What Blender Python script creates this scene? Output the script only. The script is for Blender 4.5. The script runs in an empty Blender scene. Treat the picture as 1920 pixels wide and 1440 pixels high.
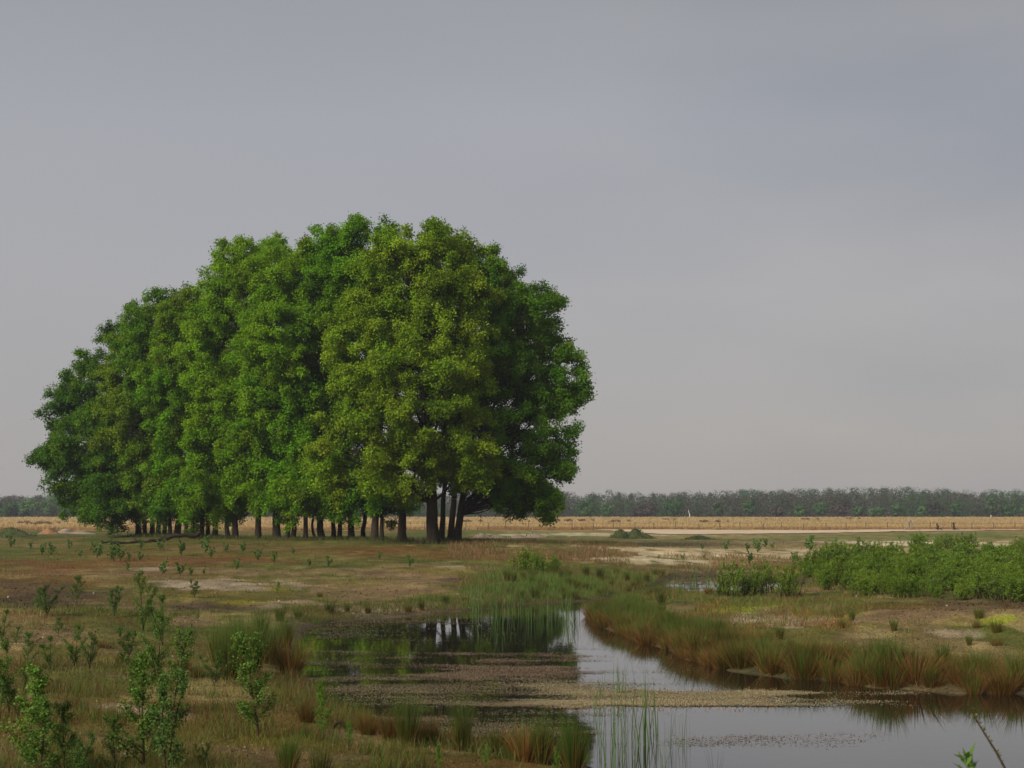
import bpy, math, random
import numpy as np

# ------------------------------------------------------------------ scene, camera, light
S = bpy.context.scene
C = S.collection
F = 2638.0                      # focal length in pixels of the 1920 px wide photograph
EYE = 3.0                       # camera height above the pond
PITCH = math.atan((957 - 720) / F)
cam_d = bpy.data.cameras.new('camera')
cam = bpy.data.objects.new('camera', cam_d); C.objects.link(cam)
cam_d.sensor_width = 36; cam_d.lens = 36 * F / 1920
cam_d.clip_start = 0.1; cam_d.clip_end = 6000
cam.location = (0, 0, EYE); cam.rotation_euler = (math.pi / 2 + PITCH, 0, 0)
cam_d.dof.use_dof = True; cam_d.dof.focus_distance = 70; cam_d.dof.aperture_fstop = 5.6
S.camera = cam

SUN_EL, SUN_AZ = math.radians(31), math.radians(222)   # azimuth clockwise from +Y: behind the camera, to its left
sun_d = bpy.data.lights.new('sun', 'SUN'); sun = bpy.data.objects.new('sun', sun_d); C.objects.link(sun)
sun_d.energy = 4.8; sun_d.angle = math.radians(24); sun_d.color = (1.0, 0.93, 0.82)
from mathutils import Vector
sd = Vector((math.sin(SUN_AZ) * math.cos(SUN_EL), math.cos(SUN_AZ) * math.cos(SUN_EL), math.sin(SUN_EL)))
sun.rotation_euler = (-sd).to_track_quat('-Z', 'Y').to_euler()
sun.location = sd * 200

W = bpy.data.worlds.new('World'); S.world = W; W.use_nodes = True
nt = W.node_tree; nt.nodes.clear()
def N(nt, t, **k):
    n = nt.nodes.new(t)
    for a, v in k.items(): setattr(n, a, v)
    return n
wo = N(nt, 'ShaderNodeOutputWorld'); bg = N(nt, 'ShaderNodeBackground')
sky = N(nt, 'ShaderNodeTexSky', sky_type='NISHITA', sun_disc=False)
sky.sun_elevation = SUN_EL; sky.sun_rotation = SUN_AZ
tc = N(nt, 'ShaderNodeTexCoord')
sep = N(nt, 'ShaderNodeSeparateXYZ'); nt.links.new(tc.outputs['Generated'], sep.inputs[0])
ramp = N(nt, 'ShaderNodeValToRGB'); nt.links.new(sep.outputs['Z'], ramp.inputs[0])
r = ramp.color_ramp
r.elements[0].position = 0.0; r.elements[0].color = (3.5, 3.28, 3.22, 1)
r.elements[1].position = 0.16; r.elements[1].color = (3.9, 3.82, 3.9, 1)
e = r.elements.new(0.27); e.color = (3.6, 3.68, 3.95, 1)
e = r.elements.new(0.40); e.color = (2.95, 3.05, 3.25, 1)
e = r.elements.new(1.0); e.color = (3.6, 3.7, 4.0, 1)
# soft stratus: lighter warm streaks and darker blue grey gaps
mp = N(nt, 'ShaderNodeMapping'); mp.inputs['Scale'].default_value = (3.0, 3.0, 9); mp.inputs['Location'].default_value = (3.1, 0.4, 1.3)
nt.links.new(tc.outputs['Generated'], mp.inputs[0])
no = N(nt, 'ShaderNodeTexNoise'); no.inputs['Scale'].default_value = 1.0; no.inputs['Detail'].default_value = 4; no.inputs['Roughness'].default_value = 0.45
nt.links.new(mp.outputs[0], no.inputs['Vector'])
cr = N(nt, 'ShaderNodeValToRGB'); nt.links.new(no.outputs['Fac'], cr.inputs[0])
cr.color_ramp.elements[0].position = 0.36; cr.color_ramp.elements[0].color = (0.875, 0.882, 0.905, 1)
cr.color_ramp.elements[1].position = 0.66; cr.color_ramp.elements[1].color = (1.07, 1.04, 1.0, 1)
# the streaks show mostly in the right half of the sky
mr = N(nt, 'ShaderNodeMapRange'); nt.links.new(sep.outputs['X'], mr.inputs[0])
mr.inputs[1].default_value = -0.12; mr.inputs[2].default_value = 0.28; mr.inputs[3].default_value = 0.15; mr.inputs[4].default_value = 1.0
mrm = N(nt, 'ShaderNodeMix', data_type='RGBA', blend_type='MULTIPLY')
nt.links.new(mr.outputs[0], mrm.inputs[0]); nt.links.new(ramp.outputs[0], mrm.inputs[6]); nt.links.new(cr.outputs[0], mrm.inputs[7])
dk = N(nt, 'ShaderNodeMath', operation='MULTIPLY_ADD'); nt.links.new(sep.outputs['Z'], dk.inputs[0]); dk.inputs[1].default_value = 1.2; nt.links.new(sep.outputs['X'], dk.inputs[2])
dr = N(nt, 'ShaderNodeMapRange'); nt.links.new(dk.outputs[0], dr.inputs[0]); dr.inputs[1].default_value = .42; dr.inputs[2].default_value = .80
dm = N(nt, 'ShaderNodeMix', data_type='RGBA', blend_type='MULTIPLY'); nt.links.new(dr.outputs[0], dm.inputs[0]); nt.links.new(mrm.outputs[2], dm.inputs[6]); dm.inputs[7].default_value = (.885, .89, .90, 1)
mx = N(nt, 'ShaderNodeMix', data_type='RGBA'); mx.inputs[0].default_value = 0.93
nt.links.new(sky.outputs[0], mx.inputs[6]); nt.links.new(dm.outputs[2], mx.inputs[7])
nt.links.new(mx.outputs[2], bg.inputs[0]); bg.inputs[1].default_value = 0.106
nt.links.new(bg.outputs[0], wo.inputs[0])

S.view_settings.view_transform = 'Standard'; S.view_settings.look = 'None'
S.view_settings.exposure = 0.0; S.view_settings.gamma = 1
S.view_settings.use_curve_mapping = False
S.render.engine = 'CYCLES'
cy = S.cycles
cy.max_bounces = 6; cy.diffuse_bounces = 3; cy.glossy_bounces = 3; cy.transmission_bounces = 4; cy.volume_bounces = 0
cy.caustics_reflective = False; cy.caustics_refractive = False
cy.use_denoising = True; cy.denoiser = 'OPENIMAGEDENOISE'; cy.denoising_input_passes = 'RGB_ALBEDO_NORMAL'; cy.denoising_prefilter = 'ACCURATE'
cy.sample_clamp_indirect = 4

# ------------------------------------------------------------------ maths helpers
cp, sp = math.cos(PITCH), math.sin(PITCH)
def ray(px, py):
    """World direction through photo pixel (1920 x 1440)."""
    x = (px - 960) / F; v = (720 - py) / F
    return np.array([x, cp - v * sp, sp + v * cp])
def on_plane(px, py, z=0.0):
    d = ray(px, py); t = (z - EYE) / d[2]
    return np.array([0, 0, EYE]) + d * t
def at_depth(px, py, D):
    d = ray(px, py)
    return np.array([0, 0, EYE]) + d * (D / d[1])
def sstep(a, b, x):
    t = np.clip((x - a) / (b - a), 0, 1); return t * t * (3 - 2 * t)
def hsh(ix, iy, seed):
    n = (ix.astype(np.int64) * 374761393 + iy.astype(np.int64) * 668265263 + seed * 974634777) & 0x7fffffff
    n = ((n ^ (n >> 13)) * 1274126177) & 0x7fffffff
    return ((n ^ (n >> 16)) & 0xffff) / 65535.0
def vn(x, y, seed=0):
    ix, iy = np.floor(x), np.floor(y); fx, fy = x - ix, y - iy
    fx = fx * fx * (3 - 2 * fx); fy = fy * fy * (3 - 2 * fy)
    a, b = hsh(ix, iy, seed), hsh(ix + 1, iy, seed); c, d = hsh(ix, iy + 1, seed), hsh(ix + 1, iy + 1, seed)
    return (a + (b - a) * fx) * (1 - fy) + (c + (d - c) * fx) * fy
def fbm(x, y, seed=0, o=4):
    s = 0; a = 0.5; t = 0
    for k in range(o):
        s = s + a * vn(x, y, seed + k * 17); t += a; a *= 0.5; x = x * 2.03 + 5.1; y = y * 2.03 + 1.7
    return s / t

# ------------------------------------------------------------------ mesh helpers
def make(name, V, faces, mat, parent=None, col=None, smooth=False):
    """One mesh object from numpy vertices and a list of (n,k) face index arrays."""
    me = bpy.data.meshes.new(name)
    V = np.ascontiguousarray(V, np.float32)
    me.vertices.add(len(V)); me.vertices.foreach_set('co', V.ravel())
    li = np.concatenate([f.ravel() for f in faces]).astype(np.int32)
    ls = np.concatenate([np.full(len(f), f.shape[1]) for f in faces])
    st = np.concatenate([[0], np.cumsum(ls)[:-1]]).astype(np.int32)
    me.loops.add(len(li)); me.loops.foreach_set('vertex_index', li)
    me.polygons.add(len(ls)); me.polygons.foreach_set('loop_start', st)
    try: me.polygons.foreach_set('loop_total', ls.astype(np.int32))
    except Exception: pass
    if smooth: me.polygons.foreach_set('use_smooth', np.ones(len(ls), bool))
    if col is not None:
        c4 = np.ones((len(V), 4), np.float32); c4[:, :3] = col
        at = me.attributes.new('Tint', 'FLOAT_COLOR', 'POINT'); at.data.foreach_set('color', c4.ravel())
    me.update(calc_edges=True)
    me.materials.append(mat)
    o = bpy.data.objects.new(name, me); C.objects.link(o)
    if parent: o.parent = parent
    return o
def tag(o, label=None, cat=None, group=None, kind=None):
    if label: o['label'] = label
    if cat: o['category'] = cat
    if group: o['group'] = group
    if kind: o['kind'] = kind
    return o
def empty(name, loc, rz=0, sc=1.0):
    o = bpy.data.objects.new(name, None); C.objects.link(o); o.location = [float(v) for v in loc]
    o.rotation_euler = (0, 0, rz); o.scale = (sc, sc, sc); o.empty_display_size = 0.2
    return o
def copy_tree(o):
    c = o.copy(); C.objects.link(c)
    for ch in [x for x in o.children]:
        d = ch.copy(); C.objects.link(d); d.parent = c
    return c
def norm(a): return a / np.maximum(np.linalg.norm(a, axis=-1, keepdims=True), 1e-9)
def leaves(P, nrm, L, Wd, rng, dirs=None):
    """Folded rhombic leaves at P facing nrm; returns vertices and quads."""
    n = len(P); nrm = norm(nrm)
    if dirs is None: dirs = rng.normal(size=(n, 3))
    d = norm(dirs - nrm * np.sum(dirs * nrm, 1, keepdims=True))
    w = np.cross(nrm, d)
    L = np.broadcast_to(L, (n,))[:, None]; Wd = np.broadcast_to(Wd, (n,))[:, None]
    V = np.stack([P - d * L * .5, P - w * Wd * .5 + nrm * Wd * .22 - d * L * .05, P + d * L * .5 - nrm * L * .08, P + w * Wd * .5 + nrm * Wd * .22 - d * L * .05], 1)
    return V.reshape(-1, 3), np.arange(4 * n).reshape(-1, 4)
def blades(B, H, Wd, lean, rng, bend=0.35):
    """Grass blades: base B, height H, width Wd, lean = horizontal offset vector of the tip (n,2)."""
    n = len(B); a = rng.uniform(0, math.pi, n)
    side = np.stack([np.cos(a), np.sin(a) * .4, np.zeros(n)], 1); H = np.broadcast_to(H, (n,)); Wd = np.broadcast_to(Wd, (n,))
    L3 = np.concatenate([lean, np.zeros((n, 1))], 1)
    up = np.array([0, 0, 1.0])
    m = B + up * (H * .55)[:, None] + L3 * (bend)
    t = B + up * H[:, None] + L3
    w = side * Wd[:, None]
    V = np.stack([B - w * .5, B + w * .5, m + w * .42, m - w * .42, t], 1)
    i = np.arange(n)[:, None] * 5
    return V.reshape(-1, 3), [i + np.array([0, 1, 2, 3]), i + np.array([3, 2, 4])]
def tube(path, rad, k=8, cap=True):
    """Tapered tube along a path; returns V, quads."""
    path = np.asarray(path, float); n = len(path)
    T = norm(np.gradient(path, axis=0)); ref = np.array([0.31, 0.93, 0.17])
    A = norm(np.cross(T, ref)); Bn = np.cross(T, A)
    a = np.linspace(0, 2 * math.pi, k, endpoint=False)
    V = path[:, None] + (A[:, None] * np.cos(a)[None, :, None] + Bn[:, None] * np.sin(a)[None, :, None]) * np.asarray(rad)[:, None, None]
    i = np.arange(n - 1)[:, None] * k; j = np.arange(k)[None]; j2 = (j + 1) % k
    q = np.stack([i + j, i + j2, i + k + j2, i + k + j], -1).reshape(-1, 4)
    return V.reshape(-1, 3), q
class MB:
    def __init__(s): s.V = []; s.F = {}; s.c = []; s.n = 0
    def add(s, V, F, col=None):
        if not isinstance(F, list): F = [F]
        for f in F: s.F.setdefault(f.shape[1], []).append(f + s.n)
        s.V.append(V); s.n += len(V)
        if col is not None:
            col = np.asarray(col, float)
            s.c.append(np.broadcast_to(col, (len(V), 3)) if col.ndim == 1 else (col if len(col) == len(V) else np.repeat(col, len(V) // len(col), 0)))
    def build(s, name, mat, parent=None, smooth=False):
        return make(name, np.concatenate(s.V), [np.concatenate(f) for f in s.F.values()], mat, parent, np.concatenate(s.c) if s.c else None, smooth)

# ------------------------------------------------------------------ materials
def mat_new(name):
    m = bpy.data.materials.new(name); m.use_nodes = True; nt = m.node_tree; nt.nodes.clear()
    return m, nt, N(nt, 'ShaderNodeOutputMaterial')
def leaf_mat(name, trans=0.3, gloss=0.05, rough=0.5, tmul=(1.25, 1.15, 0.5)):
    m, nt, out = mat_new(name)
    at = N(nt, 'ShaderNodeAttribute', attribute_name='Tint')
    pr = N(nt, 'ShaderNodeBsdfPrincipled'); pr.inputs['Roughness'].default_value = rough; pr.inputs['Specular IOR Level'].default_value = gloss * 5
    nt.links.new(at.outputs['Color'], pr.inputs['Base Color'])
    if trans > 0:
        tr = N(nt, 'ShaderNodeBsdfTranslucent'); mu = N(nt, 'ShaderNodeMix', data_type='RGBA', blend_type='MULTIPLY'); mu.inputs[0].default_value = 1
        mu.inputs[7].default_value = (*tmul, 1); nt.links.new(at.outputs['Color'], mu.inputs[6]); nt.links.new(mu.outputs[2], tr.inputs['Color'])
        ms = N(nt, 'ShaderNodeMixShader'); ms.inputs[0].default_value = trans
        nt.links.new(pr.outputs[0], ms.inputs[1]); nt.links.new(tr.outputs[0], ms.inputs[2]); nt.links.new(ms.outputs[0], out.inputs[0])
    else: nt.links.new(pr.outputs[0], out.inputs[0])
    return m
M_LEAF = leaf_mat('oak_leaf', 0.38, 0.02, 0.6)
M_SAP = leaf_mat('sapling_leaf', 0.3, 0.03, 0.55)
M_BLADE = leaf_mat('blade', 0.2, 0.03, 0.55, (1.15, 1.1, 0.6))
M_FAR = leaf_mat('far_leaf', 0.0, 0.0, 0.9)
M_DRY = leaf_mat('dry_blade', 0.15, 0.02, 0.7, (1.1, 1.0, 0.8))
M_FLOAT = leaf_mat('floating_leaf', 0.0, 0.06, 0.45)
def rough_mat(name, c1, c2, scale=6.0, stretch=(1, 1, 1), bump=0.4, rough=0.9):
    m, nt, out = mat_new(name)
    pr = N(nt, 'ShaderNodeBsdfPrincipled'); pr.inputs['Roughness'].default_value = rough; pr.inputs['Specular IOR Level'].default_value = 0.2
    t = N(nt, 'ShaderNodeTexCoord'); mp = N(nt, 'ShaderNodeMapping'); mp.inputs['Scale'].default_value = stretch
    no = N(nt, 'ShaderNodeTexNoise'); no.inputs['Scale'].default_value = scale; no.inputs['Detail'].default_value = 6; no.inputs['Roughness'].default_value = 0.65
    rp = N(nt, 'ShaderNodeValToRGB'); rp.color_ramp.elements[0].color = (*c1, 1); rp.color_ramp.elements[1].color = (*c2, 1)
    rp.color_ramp.elements[0].position = .32; rp.color_ramp.elements[1].position = .7
    bp = N(nt, 'ShaderNodeBump'); bp.inputs['Strength'].default_value = bump; bp.inputs['Distance'].default_value = 0.04
    L = nt.links.new
    L(t.outputs['Object'], mp.inputs[0]); L(mp.outputs[0], no.inputs['Vector']); L(no.outputs['Fac'], rp.inputs[0]); L(rp.outputs[0], pr.inputs['Base Color'])
    L(no.outputs['Fac'], bp.inputs['Height']); L(bp.outputs[0], pr.inputs['Normal']); L(pr.outputs[0], out.inputs[0])
    return m
M_BARK = rough_mat('oak_bark', (0.014, 0.010, 0.007), (0.058, 0.042, 0.026), 9, (3, 3, .5), 0.9)
M_TWIG = rough_mat('twig_bark', (0.03, 0.02, 0.012), (0.08, 0.05, 0.03), 30)
M_BIRCH = rough_mat('pale_bark', (0.4, 0.4, 0.38), (0.7, 0.68, 0.64), 8, (1, 1, 3))
M_POST = rough_mat('weathered_post', (0.06, 0.045, 0.03), (0.16, 0.12, 0.08), 20)
M_DEAD = rough_mat('bleached_wood', (0.16, 0.13, 0.1), (0.36, 0.31, 0.25), 14)
M_SAND = rough_mat('track_sand', (0.42, 0.325, 0.21), (0.60, 0.48, 0.33), 0.35, (1, 1.6, 1), 0.2)
M_HEAP = rough_mat('heap_soil', (0.16, 0.085, 0.04), (0.36, 0.2, 0.10), 2.5)
M_PALE = rough_mat('heap_sand', (0.20, 0.15, 0.10), (0.36, 0.28, 0.20), 2.5)
M_MOUND = rough_mat('mound_turf', (0.022, 0.035, 0.010), (0.085, 0.095, 0.03), 1.6, (1, 1, 1), 0.8)

def ground_mat():
    m, nt, out = mat_new('heath_ground'); L = nt.links.new
    pr = N(nt, 'ShaderNodeBsdfPrincipled'); pr.inputs['Roughness'].default_value = 0.95; pr.inputs['Specular IOR Level'].default_value = 0.12
    at = N(nt, 'ShaderNodeAttribute', attribute_name='Tint'); g = N(nt, 'ShaderNodeNewGeometry')
    cur = at.outputs['Color']
    for sc, lo, hi, det in ((14.0, 0.45, 1.6, 5), (1.1, 0.72, 1.3, 4), (55.0, 0.6, 1.45, 2)):
        no = N(nt, 'ShaderNodeTexNoise'); no.inputs['Scale'].default_value = sc; no.inputs['Detail'].default_value = det; no.inputs['Roughness'].default_value = 0.7
        L(g.outputs['Position'], no.inputs['Vector'])
        rp = N(nt, 'ShaderNodeMapRange'); rp.inputs[1].default_value = .3; rp.inputs[2].default_value = .7; rp.inputs[3].default_value = lo; rp.inputs[4].default_value = hi
        L(no.outputs['Fac'], rp.inputs[0])
        mu = N(nt, 'ShaderNodeMix', data_type='RGBA', blend_type='MULTIPLY'); mu.inputs[0].default_value = 1
        L(cur, mu.inputs[6]); L(rp.outputs[0], mu.inputs[7]); cur = mu.outputs[2]
        if sc == 14.0: hgt = no.outputs['Fac']
    bp = N(nt, 'ShaderNodeBump'); bp.inputs['Strength'].default_value = .8; bp.inputs['Distance'].default_value = 0.05
    L(hgt, bp.inputs['Height']); L(bp.outputs[0], pr.inputs['Normal'])
    L(cur, pr.inputs['Base Color']); L(pr.outputs[0], out.inputs[0])
    return m
M_GROUND = ground_mat()
def water_mat():
    m, nt, out = mat_new('pond_water'); L = nt.links.new
    pr = N(nt, 'ShaderNodeBsdfPrincipled'); pr.inputs['Base Color'].default_value = (0.016, 0.012, 0.008, 1)
    pr.inputs['Roughness'].default_value = 0.015; pr.inputs['IOR'].default_value = 1.36; pr.inputs['Coat Weight'].default_value = 0.45; pr.inputs['Coat Roughness'].default_value = 0.015; pr.inputs['Coat IOR'].default_value = 1.34
    g = N(nt, 'ShaderNodeNewGeometry'); mp = N(nt, 'ShaderNodeMapping'); mp.inputs['Scale'].default_value = (1.2, 2.4, 1)
    no = N(nt, 'ShaderNodeTexNoise'); no.inputs['Scale'].default_value = 1.6; no.inputs['Detail'].default_value = 3
    bp = N(nt, 'ShaderNodeBump'); bp.inputs['Strength'].default_value = 0.06; bp.inputs['Distance'].default_value = 0.02
    L(g.outputs['Position'], mp.inputs[0]); L(mp.outputs[0], no.inputs['Vector']); L(no.outputs['Fac'], bp.inputs['Height'])
    L(bp.outputs[0], pr.inputs['Normal']); L(pr.outputs[0], out.inputs[0])
    return m
M_WATER = water_mat()

# ------------------------------------------------------------------ terrain
POND = [(575, 1178), (545, 1215), (548, 1262), (590, 1302), (660, 1335), (770, 1378), (900, 1405), (1030, 1422), (1100, 1440), (1150, 1490), (1500, 1550),
        (1920, 1560), (2600, 1540), (2700, 1345), (2300, 1318), (1920, 1302), (1800, 1300), (1700, 1292), (1640, 1290), (1560, 1276), (1480, 1272), (1420, 1262), (1370, 1258),
        (1330, 1243), (1290, 1236), (1250, 1215), (1215, 1208), (1180, 1192), (1128, 1176), (1116, 1155), (1150, 1128), (1215, 1119), (1290, 1117), (1400, 1112), (1490, 1106),
        (1515, 1092), (1480, 1081), (1350, 1078), (1265, 1080), (1240, 1090), (1215, 1104), (1165, 1117), (1100, 1127), (1040, 1130), (980, 1133), (900, 1143), (800, 1153),
        (700, 1160), (620, 1167)]
PW = np.array([on_plane(*p)[:2] for p in POND])
def pond_sd(x, y):
    """Signed distance to the shore, negative over water."""
    x = np.asarray(x, float); y = np.asarray(y, float)
    d2 = np.full(x.shape, 1e12); ins = np.zeros(x.shape, bool)
    for i in range(len(PW)):
        ax, ay = PW[i]; bx, by = PW[(i + 1) % len(PW)]
        ex, ey = bx - ax, by - ay
        t = np.clip(((x - ax) * ex + (y - ay) * ey) / (ex * ex + ey * ey), 0, 1)
        d2 = np.minimum(d2, (x - ax - t * ex) ** 2 + (y - ay - t * ey) ** 2)
        c = ((ay > y) != (by > y)) & (x < (bx - ax) * (y - ay) / (by - ay + 1e-12) + ax)
        ins ^= c
    d = np.sqrt(d2); return np.where(ins, -d, d)
RA, RB = np.array([-3.0, 80.5]), np.array([-46.0, 113.0])      # crest of the oak mound
def height(x, y, s=None):
    x = np.asarray(x, float); y = np.asarray(y, float)
    if s is None: s = pond_sd(x, y)
    s = s + (fbm(x * 1.1, y * 1.1, 5, 3) - .5) * 0.3 * np.exp(-np.abs(s) / 2.5)
    so = np.maximum(s, 0)
    h = 0.02 + 0.24 * (1 - np.exp(-so / 0.9)) + 0.34 * sstep(0, 16, so)
    h = np.where(s < 0, 0.02 - 0.5 * (1 - np.exp(np.minimum(s, 0) / 1.2)), h)
    r = np.hypot(x, y)
    land = sstep(0.0, 4, so)
    h = h + land * 0.35 * sstep(95, 150, r)
    e = RB - RA; t = np.clip(((x - RA[0]) * e[0] + (y - RA[1]) * e[1]) / (e @ e), 0, 1)
    dd = np.hypot(x - RA[0] - t * e[0], y - RA[1] - t * e[1])
    h = h + 0.56 * np.exp(-(dd / 13.0) ** 2)
    h = h + 0.75 * np.exp(-(r / 9.5) ** 2) * land
    h = h + land * sstep(400, 60, r) * ((fbm(x / 5., y / 5., 9, 4) - .5) * 0.22 + (fbm(x / .8, y / .8, 29, 4) - .5) * 0.17 * sstep(95, 20, r))
    h = h + land * 0.16 * sstep(0.50, 0.75, fbm(x / 11., y / 7., 77, 3)) * sstep(110, 30, r)
    return h
def ground_at(px, py):
    """First point of the terrain seen through a photo pixel."""
    d = ray(px, py); Y = np.exp(np.linspace(math.log(7), math.log(520), 1600))
    t = Y / d[1]; P = np.array([0, 0, EYE])[None] + d[None] * t[:, None]
    below = P[:, 2] < height(P[:, 0], P[:, 1])
    k = int(np.argmax(below)) if below.any() else len(Y) - 1
    p = P[k]; return np.array([p[0], p[1], float(height(p[0:1], p[1:2])[0])])

# surface types: albedo of each ground cover
TURF = (0.108, 0.092, 0.022); TURF2 = (0.070, 0.078, 0.014)
PAL = dict(litter=(0.175, 0.115, 0.056), pale=(0.31, 0.235, 0.165), sand=(0.58, 0.47, 0.32), rust=(0.125, 0.052, 0.016), dark=(0.062, 0.037, 0.024),
           moss=(0.15, 0.122, 0.012), lime=(0.20, 0.225, 0.012), green=(0.075, 0.115, 0.018), tan=(0.29, 0.215, 0.095), mud=(0.13, 0.095, 0.05))
ZONES = [  # photo x, y, half width, half height, cover, strength
    (250, 1076, 230, 9, 'litter', .9), (430, 1098, 150, 13, 'pale', .8), (260, 1066, 60, 4, 'pale', .8), (720, 1108, 150, 26, 'litter', .95), (820, 1088, 120, 10, 'litter', .8), (870, 1064, 60, 5, 'pale', .8),
    (905, 1122, 50, 11, 'sand', .95), (640, 1140, 120, 12, 'pale', .75), (810, 1135, 100, 10, 'litter', .7), (740, 1075, 110, 7, 'litter', .6),
    (90, 1062, 170, 9, 'rust', .8), (300, 1050, 200, 8, 'rust', .8), (60, 1108, 130, 18, 'dark', .8), (700, 1030, 130, 8, 'rust', .65), (900, 1092, 90, 16, 'dark', .8), (1000, 1080, 70, 7, 'rust', .6),
    (370, 1138, 80, 14, 'dark', .9), (345, 1117, 40, 6, 'moss', 1), (440, 1128, 60, 6, 'moss', .7), (525, 1106, 25, 8, 'moss', .9), (860, 1072, 70, 6, 'moss', .9), (130, 1120, 200, 14, 'dark', .6),
    (70, 1184, 90, 13, 'litter', .9), (360, 1160, 40, 8, 'litter', .8), (210, 1330, 170, 13, 'pale', .85), (60, 1312, 90, 10, 'litter', .8), (40, 1370, 80, 22, 'rust', .9), (130, 1352, 60, 7, 'rust', .9), (20, 1250, 50, 20, 'rust', .6),
    (90, 1160, 120, 8, 'rust', .6), (530, 1390, 110, 10, 'moss', .9), (460, 1372, 60, 8, 'moss', .7), (200, 1390, 130, 26, 'litter', .75), (560, 1418, 180, 12, 'litter', .7), (880, 1436, 120, 10, 'rust', .7), (620, 1375, 60, 8, 'litter', .8), (350, 1350, 60, 10, 'litter', .6),
    (230, 1225, 120, 12, 'litter', .5), (120, 1286, 100, 8, 'dark', .5), (300, 1270, 100, 10, 'litter', .5),
    (1230, 1050, 170, 5, 'sand', .95), (1330, 1043, 230, 7, 'sand', .85), (1420, 1052, 120, 10, 'litter', .85), (1400, 1033, 260, 5, 'sand', .7), (1600, 1017, 160, 4, 'sand', .9), (1640, 1031, 160, 4, 'sand', .9), (1330, 1025, 360, 16, 'tan', .7), (1800, 1020, 200, 4, 'sand', .7),
    (1500, 1012, 420, 4, 'green', .6), (1800, 1004, 220, 6, 'green', .8), (1000, 1004, 160, 5, 'green', .7), (1120, 1003, 160, 3, 'sand', .6),
    (1590, 1157, 45, 6, 'lime', 1), (1430, 1138, 70, 5, 'lime', .8), (1520, 1150, 60, 4, 'moss', .9), (1870, 1166, 70, 6, 'lime', .9), (1750, 1162, 60, 4, 'moss', .7), (1370, 1140, 40, 5, 'moss', 1),
    (1720, 1146, 260, 10, 'litter', .95), (1520, 1126, 120, 8, 'rust', .7), (1500, 1142, 100, 7, 'litter', .8), (1430, 1160, 55, 11, 'pale', .95), (1530, 1170, 60, 9, 'pale', .95), (1790, 1186, 40, 7, 'pale', .55), (1690, 1160, 60, 5, 'litter', .8), (1840, 1130, 160, 14, 'dark', .6),
    (1390, 1100, 120, 5, 'mud', .8), (1380, 1070, 200, 6, 'dark', .6), (1340, 1075, 130, 3, 'pale', .7), (560, 1172, 120, 8, 'mud', .8)]
ZW = []
for (px, py, rx, ry, k, st) in ZONES:
    c = ground_at(px, py); a = ground_at(px, py - ry); b = ground_at(px, py + ry)
    ZW.append((c[0], c[1], rx * c[1] / F, max(.25, abs(a[1] - b[1]) / 2), np.array(PAL[k]), st, k in ('sand', 'pale', 'litter', 'dark', 'mud'), c[0] / c[1]))
def cover(x, y, s):
    """Albedo and bareness of the ground at world points."""
    n1 = fbm(x / 2.6, y / 3.4, 41, 4); n2 = fbm(x / .7, y / .9, 57, 3); n3 = fbm(x / 9., y / 9., 63, 3); r = np.hypot(x, y)
    w = sstep(.38, .62, n1)[:, None]
    col = np.array(TURF) * w + np.array(TURF2) * (1 - w)
    w = (sstep(.48, .68, n3) * .55 * sstep(120, 60, r))[:, None]; col = col * (1 - w) + np.array(PAL['rust']) * w
    w = (sstep(.56, .70, fbm(x / 4., y / 5., 71, 4)) * .55)[:, None]; col = col * (1 - w) + np.array(PAL['litter']) * w
    w = (sstep(.6, .72, fbm(x / 1.6, y / 2.2, 83, 3)) * .5 * sstep(80, 40, r))[:, None]; col = col * (1 - w) + np.array(PAL['tan']) * w
    bare = sstep(.58, .72, fbm(x / 4., y / 5., 71, 4)) * .4
    # grassy flats and then the dry grass field far off
    w = (sstep(70, 95, r) * .55 * sstep(-8, 4, x))[:, None]; col = col * (1 - w) + np.array((0.27, 0.20, 0.085)) * w
    f = sstep(146, 150, y + (n1 - .5) * 14); w = f[:, None]; col = col * (1 - w) + np.array((0.33, 0.235, 0.105)) * (0.85 + .3 * n3[:, None]) * w
    w = (f * sstep(.52, .66, fbm(x / 30., y / 12., 91, 3)) * .35)[:, None]; col = col * (1 - w) + np.array((0.2, 0.10, 0.05)) * w
    w = sstep(430, 445, y)[:, None]; col = col * (1 - w) + np.array((0.10, 0.055, 0.035)) * w
    for (cx, cy, rx, ry, c, st, br, k) in ZW:
        sh = (y - cy) * k                                  # patches run along the line of sight
        d = np.sqrt(((x - cx - sh) / rx) ** 2 + ((y - cy) / ry) ** 2)
        m = d < 1.9
        if not m.any(): continue
        q = np.zeros(len(x)); q[m] = sstep(1.25, .55, d[m] + (n1[m] - .5) * 2.2 + (n2[m] - .5) * 2.0) * st * .85
        col = col * (1 - q[:, None]) + c * q[:, None]
        bare = np.maximum(bare, q) if br else bare * (1 - q)
    mot = (.62 + .76 * fbm(x / .55, y / .8, 111, 4)) * (.78 + .44 * fbm(x / 1.7, y / 2.4, 113, 3)); col = col * mot[:, None]
    # wet dark rim and mud under water
    w = (sstep(.6, .0, s) * .8)[:, None]; col = col * (1 - w) + np.array((0.055, 0.042, 0.022)) * w
    return col, bare
az = np.concatenate([np.linspace(-180, -40, 40)[:-1], np.linspace(-40, -25, 60)[:-1], np.linspace(-25, 25, 620), np.linspace(25, 40, 60)[1:], np.linspace(40, 180, 40)[1:-1]])
rr = np.concatenate([[.6, 1.5, 3, 4.5, 6, 7.5], np.exp(np.linspace(math.log(9), math.log(90), 400)), np.exp(np.linspace(math.log(92), math.log(520), 110)), [600, 700, 800, 900]])
A, R = np.meshgrid(np.radians(az), rr); gx, gy = (R * np.sin(A)).ravel(), (R * np.cos(A)).ravel()
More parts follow.
